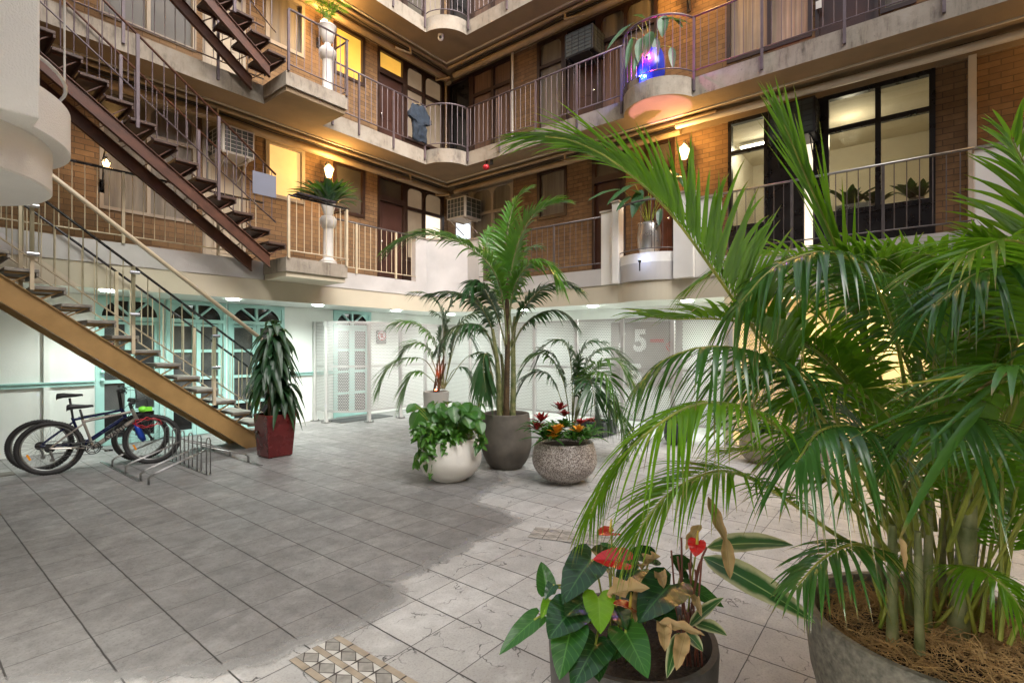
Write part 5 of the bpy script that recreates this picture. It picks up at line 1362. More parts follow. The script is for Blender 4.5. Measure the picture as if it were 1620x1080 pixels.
# ================================================================ FOREGROUND ARECA PALM
px0, py0 = 2.17, -.06
c0 = pt(1476, 945, 1.72); PCx, PCy = c0.x + .03, c0.y - .03
RP = .415
ar = thing('areca_palm', 'large areca palm in a concrete pot filling the right foreground', 'potted palm', (PCx, PCy, 0))
m = MB(); m.lathe([(.001, .004), (.30, .004), (.315, .02), (RP - .02, .33), (RP, .51), (RP, .548), (RP - .006, .554), (RP - .030, .554), (RP - .036, .546), (RP - .045, .36)], (PCx, PCy, 0), 96); m.build('pot', M['pot_conc'], ar, smooth='auto')
m = MB()
rn = random.Random(5)
m.lathe([(.001, .50), (.2, .49), (RP - .043, .48)], (PCx, PCy, 0), 40); m.build('soil', M['soil'], ar)
m = MB()
for k in range(2600):                      # coconut fibre
    q = rn.uniform(0, 2 * PI); r_ = (RP - .07) * math.sqrt(rn.random()); x = PCx + r_ * math.cos(q); y = PCy + r_ * math.sin(q)
    z = .505 + .05 * math.sin(x * 17) * math.sin(y * 15) + rn.uniform(0, .035); a = rn.uniform(0, 2 * PI); l_ = rn.uniform(.04, .13); cv = rn.uniform(-1.6, 1.6)
    P = []; zz = rn.uniform(-.02, .035)
    for i in range(5):
        s = i / 4; aa = a + cv * s; x2 = x + math.cos(aa) * l_ * s; y2 = y + math.sin(aa) * l_ * s
        if (x2 - PCx) ** 2 + (y2 - PCy) ** 2 > (RP - .05) ** 2: break
        P.append(Vector((x2, y2, z + zz * math.sin(PI * s))))
    if len(P) < 3: continue
    w = rn.uniform(.0007, .0016)
    m.tube(P, w, 3, False)
m.build('coconut_fibre', M['coir'], ar)
base = lambda px, d: pt(px, 930, d)
canes = [(1412, 1412, 830, 1.66, .022), (1440, 1432, 760, 1.78, .020), (1466, 1470, 790, 1.70, .019), (1492, 1490, 820, 1.86, .017), (1515, 1535, 790, 1.68, .027), (1455, 1452, 840, 1.60, .018), (1530, 1548, 830, 1.88, .018), (1400, 1385, 830, 1.82, .016), (1480, 1500, 760, 1.95, .016)]
for bx_, tx_, ty, d, r_ in canes:
    a = pt(bx_, 930, d); a.z = .53; b = pt(tx_, ty, d)
    P = [a.lerp(b, s) + Vector((0, 0, 0)) for s in (0, .25, .5, .75, 1)]
    if tx_ != 1535: r_ *= .70
    rr = [r_ * 1.25, r_, r_ * .97, r_ * .95, r_ * .7]
    m = MB(); m.tube(P, rr, 12)
    for s in (.2, .42, .62, .8):
        q = a.lerp(b, s); dd = (b - a).normalized(); m.tube([q - dd * .003, q + dd * .003], r_ * 1.07, 12)
    m.build('cane', M['cane'], ar, smooth='auto')
def FP(*a): return [pt(*p) for p in a]
fg = [
 # pts, leaflets, length, width, t0, droop, vee, mats, ang
 (FP((1432, 860, 1.72), (1330, 700, 1.6), (1220, 560, 1.5), (1130, 430, 1.45), (1050, 325, 1.45), (970, 255, 1.45), (905, 222, 1.45), (862, 216, 1.45)), 56, .38, .026, .42, .30, (2.4, .1), RA, (56, 11), 0.02),
 (FP((1440, 840, 1.75), (1385, 600, 1.66), (1325, 400, 1.6), (1275, 280, 1.55), (1240, 195, 1.5)), 15, .36, .021, .45, .05, .3, RA, (13, 5), 0.02),
 (FP((1430, 860, 1.85), (1390, 700, 1.75), (1320, 580, 1.62), (1230, 525, 1.52), (1140, 505, 1.47), (1070, 505, 1.45), (1020, 500, 1.43)), 30, .26, .030, .40, .30, .75, RA, (78, 28), 0),
 (FP((1420, 870, 1.7), (1350, 720, 1.6), (1290, 610, 1.5), (1200, 560, 1.4), (1120, 548, 1.35), (1050, 570, 1.35), (1010, 610, 1.35)), 30, .22, .026, .40, 1.0, .05, RAD, (75, 35), 0),
 (FP((1420, 890, 1.65), (1340, 790, 1.5), (1260, 700, 1.4), (1180, 645, 1.3), (1100, 640, 1.25), (1030, 680, 1.2), (970, 740, 1.25), (935, 810, 1.3)), 38, .19, .019, .42, .8, .15, RA, (66, 24), 0),
 (FP((1415, 890, 1.62), (1330, 850, 1.5), (1230, 780, 1.42), (1150, 745, 1.38), (1080, 765, 1.33), (1030, 810, 1.3), (1000, 860, 1.3)), 34, .22, .018, .42, .5, .3, RA, (66, 28), 0),
 (FP((1430, 900, 1.64), (1390, 870, 1.52), (1345, 862, 1.44), (1300, 885, 1.40), (1262, 925, 1.38)), 22, .17, .022, .30, .7, .2, RAD, (72, 35), 0),
 (FP((1500, 905, 1.62), (1520, 895, 1.5), (1560, 905, 1.40), (1600, 940, 1.34), (1625, 985, 1.32)), 20, .13, .019, .25, .6, .1, RA, (72, 38), 0),
 (FP((1520, 830, 1.7), (1600, 700, 1.5), (1650, 620, 1.25), (1640, 590, 1.08), (1600, 578, .98)), 14, .30, .032, .72, .55, .2, RAD, (95, 20), 0),
 (FP((1460, 840, 1.8), (1500, 620, 1.8), (1485, 510, 1.8), (1430, 430, 1.82), (1340, 400, 1.85), (1255, 410, 1.9)), 34, .28, .026, .42, .35, .5, RA, (64, 22), 0),
 (FP((1500, 840, 1.8), (1560, 620, 1.75), (1580, 520, 1.7), (1545, 440, 1.65), (1455, 400, 1.6), (1375, 410, 1.6)), 34, .28, .026, .42, .4, .45, RA, (64, 22), 0),
 (FP((1510, 840, 1.75), (1590, 600, 1.7), (1640, 430, 1.65), (1640, 310, 1.6), (1600, 220, 1.6)), 30, .36, .030, .40, .2, .4, RA, (60, 25), 0),
 (FP((1450, 840, 1.9), (1400, 620, 1.9), (1340, 480, 1.92), (1260, 410, 1.95), (1170, 410, 2.0), (1100, 450, 2.0)), 34, .30, .024, .40, .5, .4, RA, (64, 25), 0),
 (FP((1450, 840, 1.68), (1430, 600, 1.6), (1390, 460, 1.5), (1320, 400, 1.42), (1230, 420, 1.36), (1170, 480, 1.33)), 30, .25, .024, .45, .9, .1, RAD, (66, 28), 0),
 (FP((1520, 820, 1.75), (1580, 700, 1.6), (1650, 520, 1.4), (1660, 420, 1.25), (1600, 380, 1.15), (1530, 400, 1.1)), 26, .33, .026, .50, .35, .35, RA, (66, 22), 0),
 (FP((1490, 850, 1.9), (1530, 680, 2.0), (1580, 560, 2.1), (1650, 500, 2.15), (1740, 500, 2.2)), 26, .32, .026, .35, .4, .4, RA, (64, 25), 0),
 (FP((1470, 850, 1.7), (1440, 720, 1.62), (1390, 640, 1.56), (1310, 610, 1.5), (1240, 640, 1.46)), 28, .27, .022, .35, .5, .3, RA, (66, 28), 0),
 (FP((1530, 850, 1.7), (1570, 720, 1.62), (1600, 640, 1.55), (1660, 610, 1.45), (1720, 640, 1.4)), 26, .32, .028, .35, .6, .2, RA, (66, 28), 0),
 (FP((1460, 850, 1.85), (1470, 700, 1.85), (1460, 590, 1.85), (1430, 500, 1.85), (1380, 430, 1.85)), 32, .32, .025, .35, .3, .5, RA, (60, 22), 0),
 (FP((1505, 850, 1.95), (1520, 720, 2.0), (1510, 580, 2.05), (1480, 470, 2.1), (1440, 400, 2.15)), 30, .34, .026, .35, .3, .5, RA, (60, 22), 0),
 (FP((1400, 870, 1.8), (1350, 760, 1.85), (1290, 660, 1.9), (1230, 600, 2.0), (1160, 590, 2.05)), 30, .26, .022, .35, .5, .4, RA, (64, 26), 0),
 (FP((1430, 870, 1.9), (1380, 700, 2.0), (1330, 560, 2.1), (1280, 470, 2.2), (1210, 430, 2.25)), 32, .32, .024, .35, .4, .4, RA, (62, 24), 0),
 (FP((1540, 850, 1.9), (1600, 740, 1.9), (1650, 660, 1.9), (1700, 640, 1.9)), 24, .32, .026, .35, .5, .3, RA, (64, 26), 0),
 (FP((1440, 850, 1.6), (1410, 740, 1.45), (1360, 680, 1.35), (1300, 680, 1.25), (1260, 730, 1.2)), 22, .22, .022, .45, 1.0, .1, RAD, (66, 30), 0),
 (FP((1500, 870, 1.6), (1540, 760, 1.5), (1560, 700, 1.4), (1530, 660, 1.3), (1470, 670, 1.22)), 22, .26, .024, .45, .9, .15, RAD, (66, 30), 0),
 (FP((1470, 840, 1.75), (1480, 600, 1.7), (1460, 500, 1.65), (1400, 430, 1.6), (1310, 405, 1.55), (1225, 425, 1.52)), 40, .25, .024, .42, .3, .5, RA, (62, 18), 0),
 (FP((1500, 840, 1.85), (1530, 600, 1.85), (1520, 500, 1.82), (1480, 430, 1.8), (1410, 395, 1.78)), 38, .26, .024, .42, .3, .45, RA, (60, 18), 0),
 (FP((1520, 840, 1.8), (1580, 600, 1.78), (1610, 500, 1.75), (1600, 430, 1.7), (1545, 375, 1.66)), 38, .27, .024, .42, .3, .45, RA, (60, 18), 0),
 (FP((1480, 840, 1.9), (1450, 620, 1.95), (1390, 500, 2.0), (1310, 440, 2.05), (1220, 470, 2.1)), 36, .32, .024, .42, .4, .4, RA, (62, 20), 0),
 (FP((1540, 840, 1.7), (1620, 640, 1.6), (1660, 500, 1.5), (1620, 430, 1.4), (1550, 430, 1.32), (1480, 480, 1.28)), 34, .28, .023, .45, .6, .2, RAD, (64, 22), 0),
 (FP((1450, 850, 1.75), (1400, 700, 1.7), (1340, 600, 1.66), (1270, 540, 1.62), (1190, 600, 1.6)), 34, .27, .022, .42, .5, .3, RA, (62, 20), 0),
]
for i, (P, n_, LL, W, t0, dr, ve, mt, an, gp) in enumerate(fg):
    if P[0].z < .6: P[0].z = .6
    frond(ar, P, n_, LL, W, mt, t0=t0, ang=an, droop=dr, vee=ve, seed=i + 1, gap=gp, r=(.0085, .002), n=7)
rn = random.Random(11)                     # inner and far fronds of the clump
for i in range(11):
    cx_, cy_ = PCx + rn.uniform(-.16, .16), PCy + rn.uniform(-.16, .16); az_ = rn.uniform(R(-75), R(130)); L_ = rn.uniform(.8, 1.35); el = R(rn.uniform(62, 84))
    p = Vector((cx_, cy_, .6)); P = [p.copy()]; e = el
    for k in range(6):
        p = p + Vector((math.cos(az_) * math.cos(e), math.sin(az_) * math.cos(e), math.sin(e))) * (L_ / 6); P.append(p.copy()); e -= R(rn.uniform(9, 24)) * (.4 + k * .22)
    frond(ar, P, rn.randint(24, 32), rn.uniform(.24, .34), .024, RA, t0=.34, ang=(64, 24), droop=rn.uniform(.3, .8), vee=rn.uniform(.15, .5), seed=200 + i, r=(.007, .002))
for i in range(22):                        # bare yellow green leaf stalks
    a = pt(rn.uniform(1390, 1545), 900, rn.uniform(1.6, 1.9)); a.z = .56; b = a + Vector((rn.uniform(-.22, .22), rn.uniform(-.22, .22), rn.uniform(.35, .8)))
    m = MB(); mid = a.lerp(b, .5) + Vector((rn.uniform(-.02, .02), rn.uniform(-.02, .02), 0)); m.tube(catmull([a, mid, b], 8), [.0065 - .0005 * k for k in range(9)], 7); m.build('leaf_stalk', M['rachis'], ar, smooth=True)
m = MB(); leaf_to(m, pt(1590, 585, 1.0), pt(1365, 615, 1.03), .016, sag=-.06, shape='strap', n=12, cols=1, fold=.2); m.build('yellowed_leaflet', M['areca_yellow'], ar, smooth=True)
m = MB()
leaf_to(m, pt(1600, 590, 1.0), pt(1450, 720, 1.0), .022, sag=.05, shape='taper', n=10, cols=1); leaf_to(m, pt(1560, 640, 1.0), pt(1420, 860, 1.0), .027, sag=.25, shape='strap', n=12, cols=1); leaf_to(m, pt(1590, 600, .98), pt(1335, 700, 1.05), .02, sag=.12, shape='strap', n=12, cols=1)
m.build('hanging_leaflets', M['areca_dark'], ar, smooth=True)
m = MB(); leaf_to(m, pt(1425, 850, .999), pt(1432, 900, .99), .016, sag=.02, shape='strap', n=8, cols=1, wave=.2); m.build('dry_tip', M['dead'], ar, smooth=True)
m = MB(); leaf_to(m, pt(1600, 588, .985), pt(1540, 622, .985), .014, shape='strap', n=6, cols=1); m.build('dry_tip', M['dead'], ar, smooth=True)

# ================================================================ FOREGROUND ANTHURIUM POT
ca = pt(998, 1000, 1.77); AXx, AXy = ca.x, ca.y; AR = .288; AH = .505
an_ = thing('anthurium_planter', 'charcoal pot of red anthurium and drying variegated leaves in the foreground', 'potted plant', (AXx, AXy, 0))
m = MB(); m.lathe([(.001, .004), (.22, .004), (.235, .02), (AR - .01, .30), (AR, AH - .02), (AR - .003, AH), (AR - .022, AH), (AR - .027, AH - .012), (AR - .03, AH - .2)], (AXx, AXy, 0), 80); m.build('pot', M['pot_char'], an_, smooth='auto')
m = MB(); m.lathe([(.001, AH - .07), (AR - .03, AH - .08)], (AXx, AXy, 0), 40); m.build('soil', M['soil'], an_)
def aleaf(a, b, w, mat, up=None, sag=.12, lobes=.22, nm='leaf', shape='heart', fold=.10, stem=None, n=10, wave=.05, cols=4, sm='anth'):
    m = MB(); A_, B_ = pt(*a), pt(*b); w *= .86
    cam_dir = (Vector((0, 0, HC)) - A_).normalized()
    u_ = Vector(up) if up is not None else (Vector((0, 0, .6)) + cam_dir * .7)
    leaf_to(m, A_, B_, w, u_, sag=sag, shape=shape, fold=fold, n=n, cols=cols, lobes=lobes, wave=wave); o = m.build(nm, mat, an_, smooth=True)
    if stem:
        s_ = MB(); S0 = pt(*stem); S0.z = max(S0.z, AH - .09); mid = S0.lerp(A_, .6) + Vector((0, 0, .04)); s_.tube(catmull([S0, mid, A_], 10), .0035, 6); s_.build('stem', M['rachis'] if mat not in (M['calathea'], M['calathea_dry']) else M['stalk_red'], an_, smooth=True)
    return o
M['stalk_red'] = pm('stalk_red', (.16, .05, .03), .5, var=.3)
St = lambda x: (x, 985, 1.75)
AN, AM_, AB = M['anth'], M['anth_mid'], M['anth_bright']
for a, b, w, mt, sx in [
  ((935, 885, 1.72), (890, 955, 1.55), .155, AN, 960), ((905, 965, 1.55), (868, 1010, 1.45), .15, AN, 950), ((960, 890, 1.8), (935, 870, 1.75), .12, AN, 970),
  ((903, 995, 1.50), (885, 1075, 1.38), .125, AM_, 950), ((942, 1020, 1.50), (905, 1090, 1.36), .14, AN, 960), ((940, 1020, 1.52), (948, 1078, 1.42), .11, AN, 965),
  ((990, 1000, 1.50), (1025, 1072, 1.36), .125, AM_, 985), ((985, 1010, 1.55), (968, 1045, 1.45), .10, AN, 975),
  ((1060, 925, 1.62), (1010, 985, 1.48), .165, AN, 1020), ((1010, 900, 1.8), (975, 930, 1.7), .13, AN, 1000), ((1030, 880, 1.9), (990, 880, 1.85), .10, AN, 1010),
  ((947, 945, 1.58), (950, 1002, 1.48), .115, AB, 965), ((865, 930, 1.62), (856, 888, 1.66), .075, AM_, 940), ((875, 925, 1.62), (862, 948, 1.58), .045, AN, 935), ((870, 950, 1.6), (856, 978, 1.52), .05, AB, 940),
  ((845, 980, 1.55), (790, 1035, 1.45), .075, AM_, 930), ((920, 985, 1.56), (912, 1005, 1.5), .035, AB, 940), ((905, 900, 1.7), (890, 915, 1.66), .06, AM_, 945), ((968, 880, 1.85), (950, 858, 1.9), .08, AM_, 975),
  ((1090, 930, 1.75), (1145, 960, 1.7), .075, AM_, 1060), ((1085, 900, 1.8), (1060, 880, 1.8), .09, AN, 1060), ((1000, 930, 1.75), (1030, 950, 1.7), .11, AN, 1010),
  ((925, 950, 1.6), (895, 975, 1.5), .12, AN, 950), ((975, 960, 1.6), (990, 995, 1.5), .10, AN, 975), ((1040, 960, 1.62), (1070, 990, 1.55), .10, AN, 1040)]:
    aleaf(a, b, w, mt, stem=St(sx), lobes=.24 if w > .07 else .12)
CL, CD = M['calathea'], M['calathea_dry']
for a, b, w, mt, sx, sag in [
  ((1112, 880, 1.62), (1290, 985, 1.35), .105, CL, 1090, .10), ((1118, 865, 1.66), (1255, 862, 1.45), .085, CL, 1090, .12), ((1090, 990, 1.6), (1145, 945, 1.5), .05, CL, 1085, .1),
  ((1100, 985, 1.58), (1150, 1005, 1.45), .055, CL, 1085, .15), ((1075, 1000, 1.5), (1055, 1072, 1.4), .045, CL, 1075, .1), ((1083, 1000, 1.48), (1112, 1030, 1.4), .045, CL, 1080, .2)]:
    aleaf(a, b, w, mt, sag=sag, lobes=0, shape='lance', stem=St(sx), nm='variegated_leaf', fold=.12, cols=3)
for a, b, w, sag in [((960, 940, 1.58), (1028, 930, 1.5), .065, .05), ((1015, 900, 1.7), (1045, 880, 1.6), .05, .1), ((1050, 985, 1.5), (1052, 1030, 1.42), .05, .2), ((1085, 1000, 1.45), (1070, 1060, 1.38), .05, .1), ((1120, 785, 1.5), (1150, 860, 1.45), .036, -.2), ((1148, 850, 1.45), (1155, 915, 1.42), .040, .1),
  ((1040, 985, 1.5), (1115, 1005, 1.42), .035, .1), ((1095, 940, 1.6), (1110, 975, 1.5), .03, .1), ((1110, 830, 1.75), (1085, 870, 1.75), .04, .2), ((1042, 905, 1.65), (1050, 930, 1.6), .045, .3), ((1015, 940, 1.62), (1005, 985, 1.52), .06, .2), ((1042, 905, 1.65), (1050, 930, 1.6), .03, .3)]:
    aleaf(a, b, w, CD, sag=sag, lobes=0, shape='lance', nm='dry_leaf', fold=.45, wave=.6, cols=3, n=12)
for k, (x, y, d) in enumerate([(1062, 870, 1.75), (1078, 850, 1.8), (1095, 835, 1.85), (1072, 880, 1.7), (1110, 885, 1.64), (1090, 890, 1.7), (1100, 900, 1.8)]):
    m = MB(); a = pt(1075 + k * 6, 1000, 1.7); a.z = AH - .08; m.tube(catmull([a, a.lerp(pt(x, y, d), .5) + Vector((0, 0, .02)), pt(x, y, d)], 8), .0035, 6); m.build('stem', M['stalk_red'], an_, smooth=True)
def spathe(c, w, L, dirpx, sx):
    A_ = pt(*c); m = MB(); B_ = pt(*dirpx); camd = (Vector((0, 0, HC)) - A_).normalized()
    leaf_to(m, A_, B_, w, Vector((0, 0, 1)) + camd * .35, sag=.06, shape='heart', fold=.12, n=10, cols=4, lobes=.3, wave=.04); o = m.build('red_spathe', M['spathe'], an_, smooth=True)
    m = MB(); q = A_ + (B_ - A_) * .12; m.tube([q, q + Vector((.004, 0, .018)), q + Vector((.008, 0, .045))], [.005, .0048, .002], 8); m.build('spadix', M['spadix'], o, smooth=True)
    s_ = MB(); a = pt(sx, 1000, 1.72); a.z = AH - .08; s_.tube(catmull([a, a.lerp(A_, .5) + Vector((0, 0, .03)), A_ - Vector((0, 0, .004))], 8), .003, 6); s_.build('stem', M['rachis'], an_, smooth=True)
spathe((986, 888, 1.60), .105, .1, (938, 884, 1.62), 975)
spathe((968, 842, 1.70), .065, .1, (945, 846, 1.66), 965)
spathe((1000, 962, 1.55), .06, .1, (970, 955, 1.5), 990)
spathe((1103, 858, 1.72), .06, .1, (1100, 880, 1.70), 1080)

# ================================================================ CENTRE GROUP
# tall palm in the dark grey pot
p = gd(801, 738); KX, KY = p.x, p.y; KD = KX * CYW + KY * SY
kp = pot('kentia_palm', 'tall slender palm in a dark grey round pot at the centre of the court', 'potted palm', KX, KY, rim(.20, .315, .285, .67, .03), M['pot_grey'], .62, .255)
def K(*a): return [pt(x, y, KD + dd) for x, y, dd in a]
for a, r_ , mt in ((K((801, 655, 0), (802, 600, 0), (803, 540, .0), (802, 490, 0), (803, 430, 0)), .040, 'cane_brown'), (K((790, 655, -.05), (789, 600, -.1), (785, 560, -.12), (779, 520, -.15)), .035, 'cane'), (K((811, 655, .05), (812, 600, .05), (812, 540, .08), (815, 500, .1)), .04, 'cane'), (K((795, 655, .1), (796, 600, .2), (793, 560, .25)), .03, 'cane')):
    a[0].z = .6; m = MB(); P = catmull(a, 14); m.tube(P, [r_ * (1 - .45 * i / 14) for i in range(15)], 12)
    for i in range(1, 13): m.tube([P[i], P[i] + Vector((0, 0, .006))], r_ * (1.05 - .45 * i / 14), 12)
    m.build('trunk', M[mt], kp, smooth='auto')
kf = [
 (K((803, 560, 0), (795, 470, -.1), (775, 420, -.2), (735, 388, -.3), (690, 372, -.35), (650, 374, -.4), (618, 390, -.4)), 46, .42, .5, .3, .45, RK),
 (K((803, 540, 0), (806, 450, 0), (818, 390, -.1), (840, 345, -.2), (868, 325, -.25), (890, 320, -.3)), 40, .42, .3, .3, .5, RK),
 (K((803, 540, 0), (800, 440, .1), (803, 370, .2), (815, 320, .3), (835, 300, .3)), 34, .40, .35, .3, .4, RK),
 (K((803, 540, 0), (812, 460, -.1), (836, 420, -.2), (862, 415, -.3), (882, 440, -.4)), 32, .38, .7, .35, .35, RK),
 (K((803, 560, 0), (822, 500, 0), (852, 462, -.1), (885, 448, -.1), (912, 455, -.2)), 38, .40, .5, .3, .3, RKD),
 (K((803, 560, 0), (787, 500, 0), (768, 460, -.1), (752, 445, -.2), (745, 452, -.3)), 32, .36, .7, .35, .2, RKD),
 (K((803, 570, 0), (825, 520, .1), (855, 496, .1), (885, 492, .1), (908, 510, .1)), 32, .34, .6, .35, .2, RKD),
 (K((789, 580, 0), (778, 520, -.1), (755, 480, -.2), (715, 463, -.3), (680, 465, -.3)), 36, .34, .6, .35, .25, RKD),
 (K((785, 570, 0), (772, 530, -.1), (748, 512, -.2), (715, 520, -.3), (695, 545, -.3)), 28, .32, .8, .35, .2, RKD),
 (K((803, 560, 0), (800, 500, .2), (782, 430, .4), (770, 390, .5), (775, 365, .6)), 32, .38, .4, .35, .4, RK),
 (K((812, 540, 0), (806, 480, .3), (815, 430, .5), (835, 395, .6), (850, 390, .7)), 30, .36, .5, .35, .4, RKD),
 (K((780, 600, -.1), (770, 560, -.2), (765, 575, -.25), (768, 620, -.3)), 20, .26, .9, .3, .1, RKD),
]
for i, (P, n_, LL, dr, t0, ve, mt) in enumerate(kf): frond(kp, P, int(n_ * 1.25), LL, .040, mt, t0=t0, ang=(60, 22), droop=dr, vee=ve, seed=300 + i, r=(.014, .003), n=5)

# white bowl
p = gd(712, 757); WX, WY = p.x, p.y; WD = WX * CYW + WY * SY
wb = pot('white_bowl_planter', 'round white bowl planter with round leaves and trailing vines', 'potted plant', WX, WY, rim(.19, .358, .31, .47, .03, bulge=.5), M['bowl_white'], .42, .28)
rn = random.Random(21)
def up_to_cam(P, k=.8): return (Vector((0, 0, 1)) + (Vector((0, 0, HC)) - P).normalized() * k + Vector((rn.uniform(-.3, .3), rn.uniform(-.3, .3), 0)))
for i in range(84):
    px_, py_ = rn.gauss(718, 27), rn.uniform(634, 682)
    if px_ > 762 or px_ < 650 or (px_ < 690 and py_ > 668): continue
    P = pt(px_, py_, WD + rn.uniform(-.28, .25)); w = rn.uniform(.10, .16); d = Vector((P.x - WX, P.y - WY, -.05)); d += Vector((rn.uniform(-.3, .3), rn.uniform(-.3, .3), rn.uniform(-.3, .1)))
    m = MB(); blade(m, P, d, w * 1.05, w, up_to_cam(P), sag=.35, shape='oval', fold=.10, n=7, cols=3, lobes=.12, wave=.05, rnd=rn); m.build('round_leaf', M['peper'], wb, smooth=True)
    m = MB(); m.tube(catmull([Vector((WX + (P.x - WX) * .3, WY + (P.y - WY) * .3, .42)), Vector((WX + (P.x - WX) * .7, WY + (P.y - WY) * .7, P.z * .85)), P], 6), .003, 4); m.build('stem', M['rachis'], wb)
for v in range(26):                         # vines over the left side of the bowl
    q0 = rn.uniform(-.2, .75) if v < 8 else rn.uniform(.2, 1.0)
    edge_px = 655 + rn.random() * (62 if v < 20 else 100); sx_ = rn.uniform(-10, 10)
    top_ = pt(edge_px + 12, rn.uniform(672, 700), WD - .30 + rn.uniform(-.04, .12)); ln = rn.uniform(.06, .42) if edge_px < 690 else rn.uniform(.04, .24)
    P = [Vector((WX, WY, .46)).lerp(top_, .5), top_]
    for k in range(1, 5): P.append(top_ + Vector((rn.uniform(-.03, .03) - .02 * k * (edge_px < 680), rn.uniform(-.03, .03), -ln * k / 4)))
    P = catmull(P, 16); m = MB(); m.tube(P, .0028, 5); vm = m.build('vine', M['rachis'], wb, smooth=True)
    lm = MB()
    for k in range(2, 17, 1):
        if rn.random() < .25: continue
        a = P[k]; d = Vector((rn.uniform(-1, 1), rn.uniform(-1, .3), rn.uniform(-.8, .1))); w = rn.uniform(.035, .062)
        blade(lm, a, d, w * 1.4, w, up_to_cam(a, 1.2), sag=.3, shape='heart', fold=.12, n=5, cols=2, lobes=.15, rnd=rn)
    lm.build('vine_leaves', M['pothos'], vm, smooth=True)
lm = MB()
for i in range(150):
    P = pt(rn.uniform(655, 735), rn.uniform(668, 698), WD - rn.uniform(.05, .33)); w = rn.uniform(.04, .07)
    if P.z < .40: continue
    blade(lm, P, (rn.uniform(-1, 1), rn.uniform(-1, .5), rn.uniform(-.5, .4)), w * 1.4, w, up_to_cam(P, 1), sag=.3, shape='heart', fold=.12, n=5, cols=2, lobes=.15, rnd=rn)
lm.build('vine_cushion', M['pothos'], wb, smooth=True)

# terrazzo bowl with bromeliads
p = gd(893, 760); TX, TY = p.x, p.y; TD = TX * CYW + TY * SY
tb = pot('bromeliad_bowl', 'speckled terrazzo bowl with red and orange bromeliads', 'potted plant', TX, TY, rim(.18, .36, .315, .44, .03, bulge=.52), M['terrazzo'], .39, .285)
def rosette(root, P, n_, L, W, mat, el=(15, 75), name='rosette', seed=0, sag=.55, shape='strap'):
    rr = random.Random(seed); m = MB()
    for i in range(n_):
        a = i * 2.4 + rr.uniform(-.2, .2); e = R(el[0] + (el[1] - el[0]) * (i / n_) + rr.uniform(-8, 8)); l_ = L * (1 - .45 * i / n_) * rr.uniform(.85, 1.1)
        blade(m, P, (math.cos(a) * math.cos(e), math.sin(a) * math.cos(e), math.sin(e)), l_, W, None, sag=sag * rr.uniform(.7, 1.2), shape=shape, fold=.25, n=7, cols=1, rnd=rr)
    return m.build(name, mat, root, smooth=True)
for i, (x, y, dd) in enumerate([(870, 682, -.15), (915, 685, -.1), (850, 676, 0), (935, 682, .1), (893, 672, .1), (880, 690, -.22), (908, 692, -.24), (862, 690, -.2), (930, 690, -.18)]):
    rosette(tb, pt(x, y + 5, TD + dd), 18, .33, .042, M['brom'], seed=i, el=(20, 82), sag=.45)
for i, (x, y, dd, mt, L_) in enumerate([(856, 664, -.05, 'brom_red', .15), (850, 676, -.1, 'brom_red', .12), (886, 645, .15, 'brom_red', .14), (893, 655, .1, 'brom_red', .10), (918, 668, .05, 'brom_red', .10), (880, 682, -.28, 'brom_orange', .11), (875, 690, -.28, 'brom_orange', .07), (915, 680, -.25, 'brom_orange', .11), (884, 676, -.26, 'brom_orange', .09)]):
    rosette(tb, pt(x, y + 4, TD + dd), 14, L_ * 1.3, .042, M[mt], el=(25, 85), name='flower', seed=40 + i, sag=.1, shape='lance')
rr = random.Random(8)
for i in range(9):
    m = MB(); a = pt(893 + rr.uniform(-25, 25), 690, TD + rr.uniform(-.1, .1)); q = rr.uniform(0, 6.28); blade(m, a, (math.cos(q) * .8, math.sin(q) * .8, 1.0), rr.uniform(.4, .6), .035, None, sag=.55, shape='strap', fold=.2, n=10, cols=1); m.build('long_leaf', M['brom'], tb, smooth=True)

# palms and planters behind
def smallpalm(name, label, x, y, d, potf, fr, LL, seed, W=.038, extra=None):
    base_ = pt(x, y, d); t = thing(name, label, 'potted palm', (base_.x, base_.y, 0)); potf(t, base_)
    for i, a in enumerate(fr):
        P = [pt(q[0], q[1], d + (q[2] if len(q) > 2 else 0)) for q in a]
        frond(t, P, 30, LL, W, RKD if i % 3 else RK, t0=.42, ang=(64, 24), droop=.55, vee=.25, seed=seed + i, r=(.009, .002), n=4)
    return t, base_
def pf1(t, b):
    m = MB(); m.lathe([(.001, .004), (.15, .004), (.20, .76), (.20, .80), (.17, .80), (.17, .6)], (b.x, b.y, 0), 40); m.build('pot', M['plaster_white'], t, smooth='auto'); m = MB(); m.lathe([(.001, .74), (.17, .73)], (b.x, b.y, 0), 24); m.build('soil', M['soil'], t)
t, b_ = smallpalm('feather_palm', 'feathery palm in a tall pale planter with red uplit stems, left of centre', 690, 640, 7.9, pf1,
    [[(700, 615), (690, 550), (668, 518), (640, 508), (622, 512)], [(700, 615), (703, 530), (695, 485), (675, 465), (655, 462)], [(703, 615), (716, 545), (732, 508), (762, 492), (795, 498)], [(698, 615), (675, 572), (645, 566), (615, 580), (600, 612)],
     [(702, 615), (735, 568), (762, 560), (782, 585), (785, 625)], [(702, 615), (718, 585), (738, 585), (752, 625)], [(698, 615), (670, 590), (652, 592), (640, 620)], [(702, 615), (702, 520), (712, 485), (716, 470)], [(702, 615), (722, 540), (745, 520), (775, 535), (792, 565)], [(700, 615), (680, 560), (668, 545), (650, 545), (635, 560)], [(702, 615), (714, 560), (722, 530), (735, 525), (748, 540)], [(700, 615), (695, 560), (700, 510), (690, 495)]], .42, 500)
m = MB()
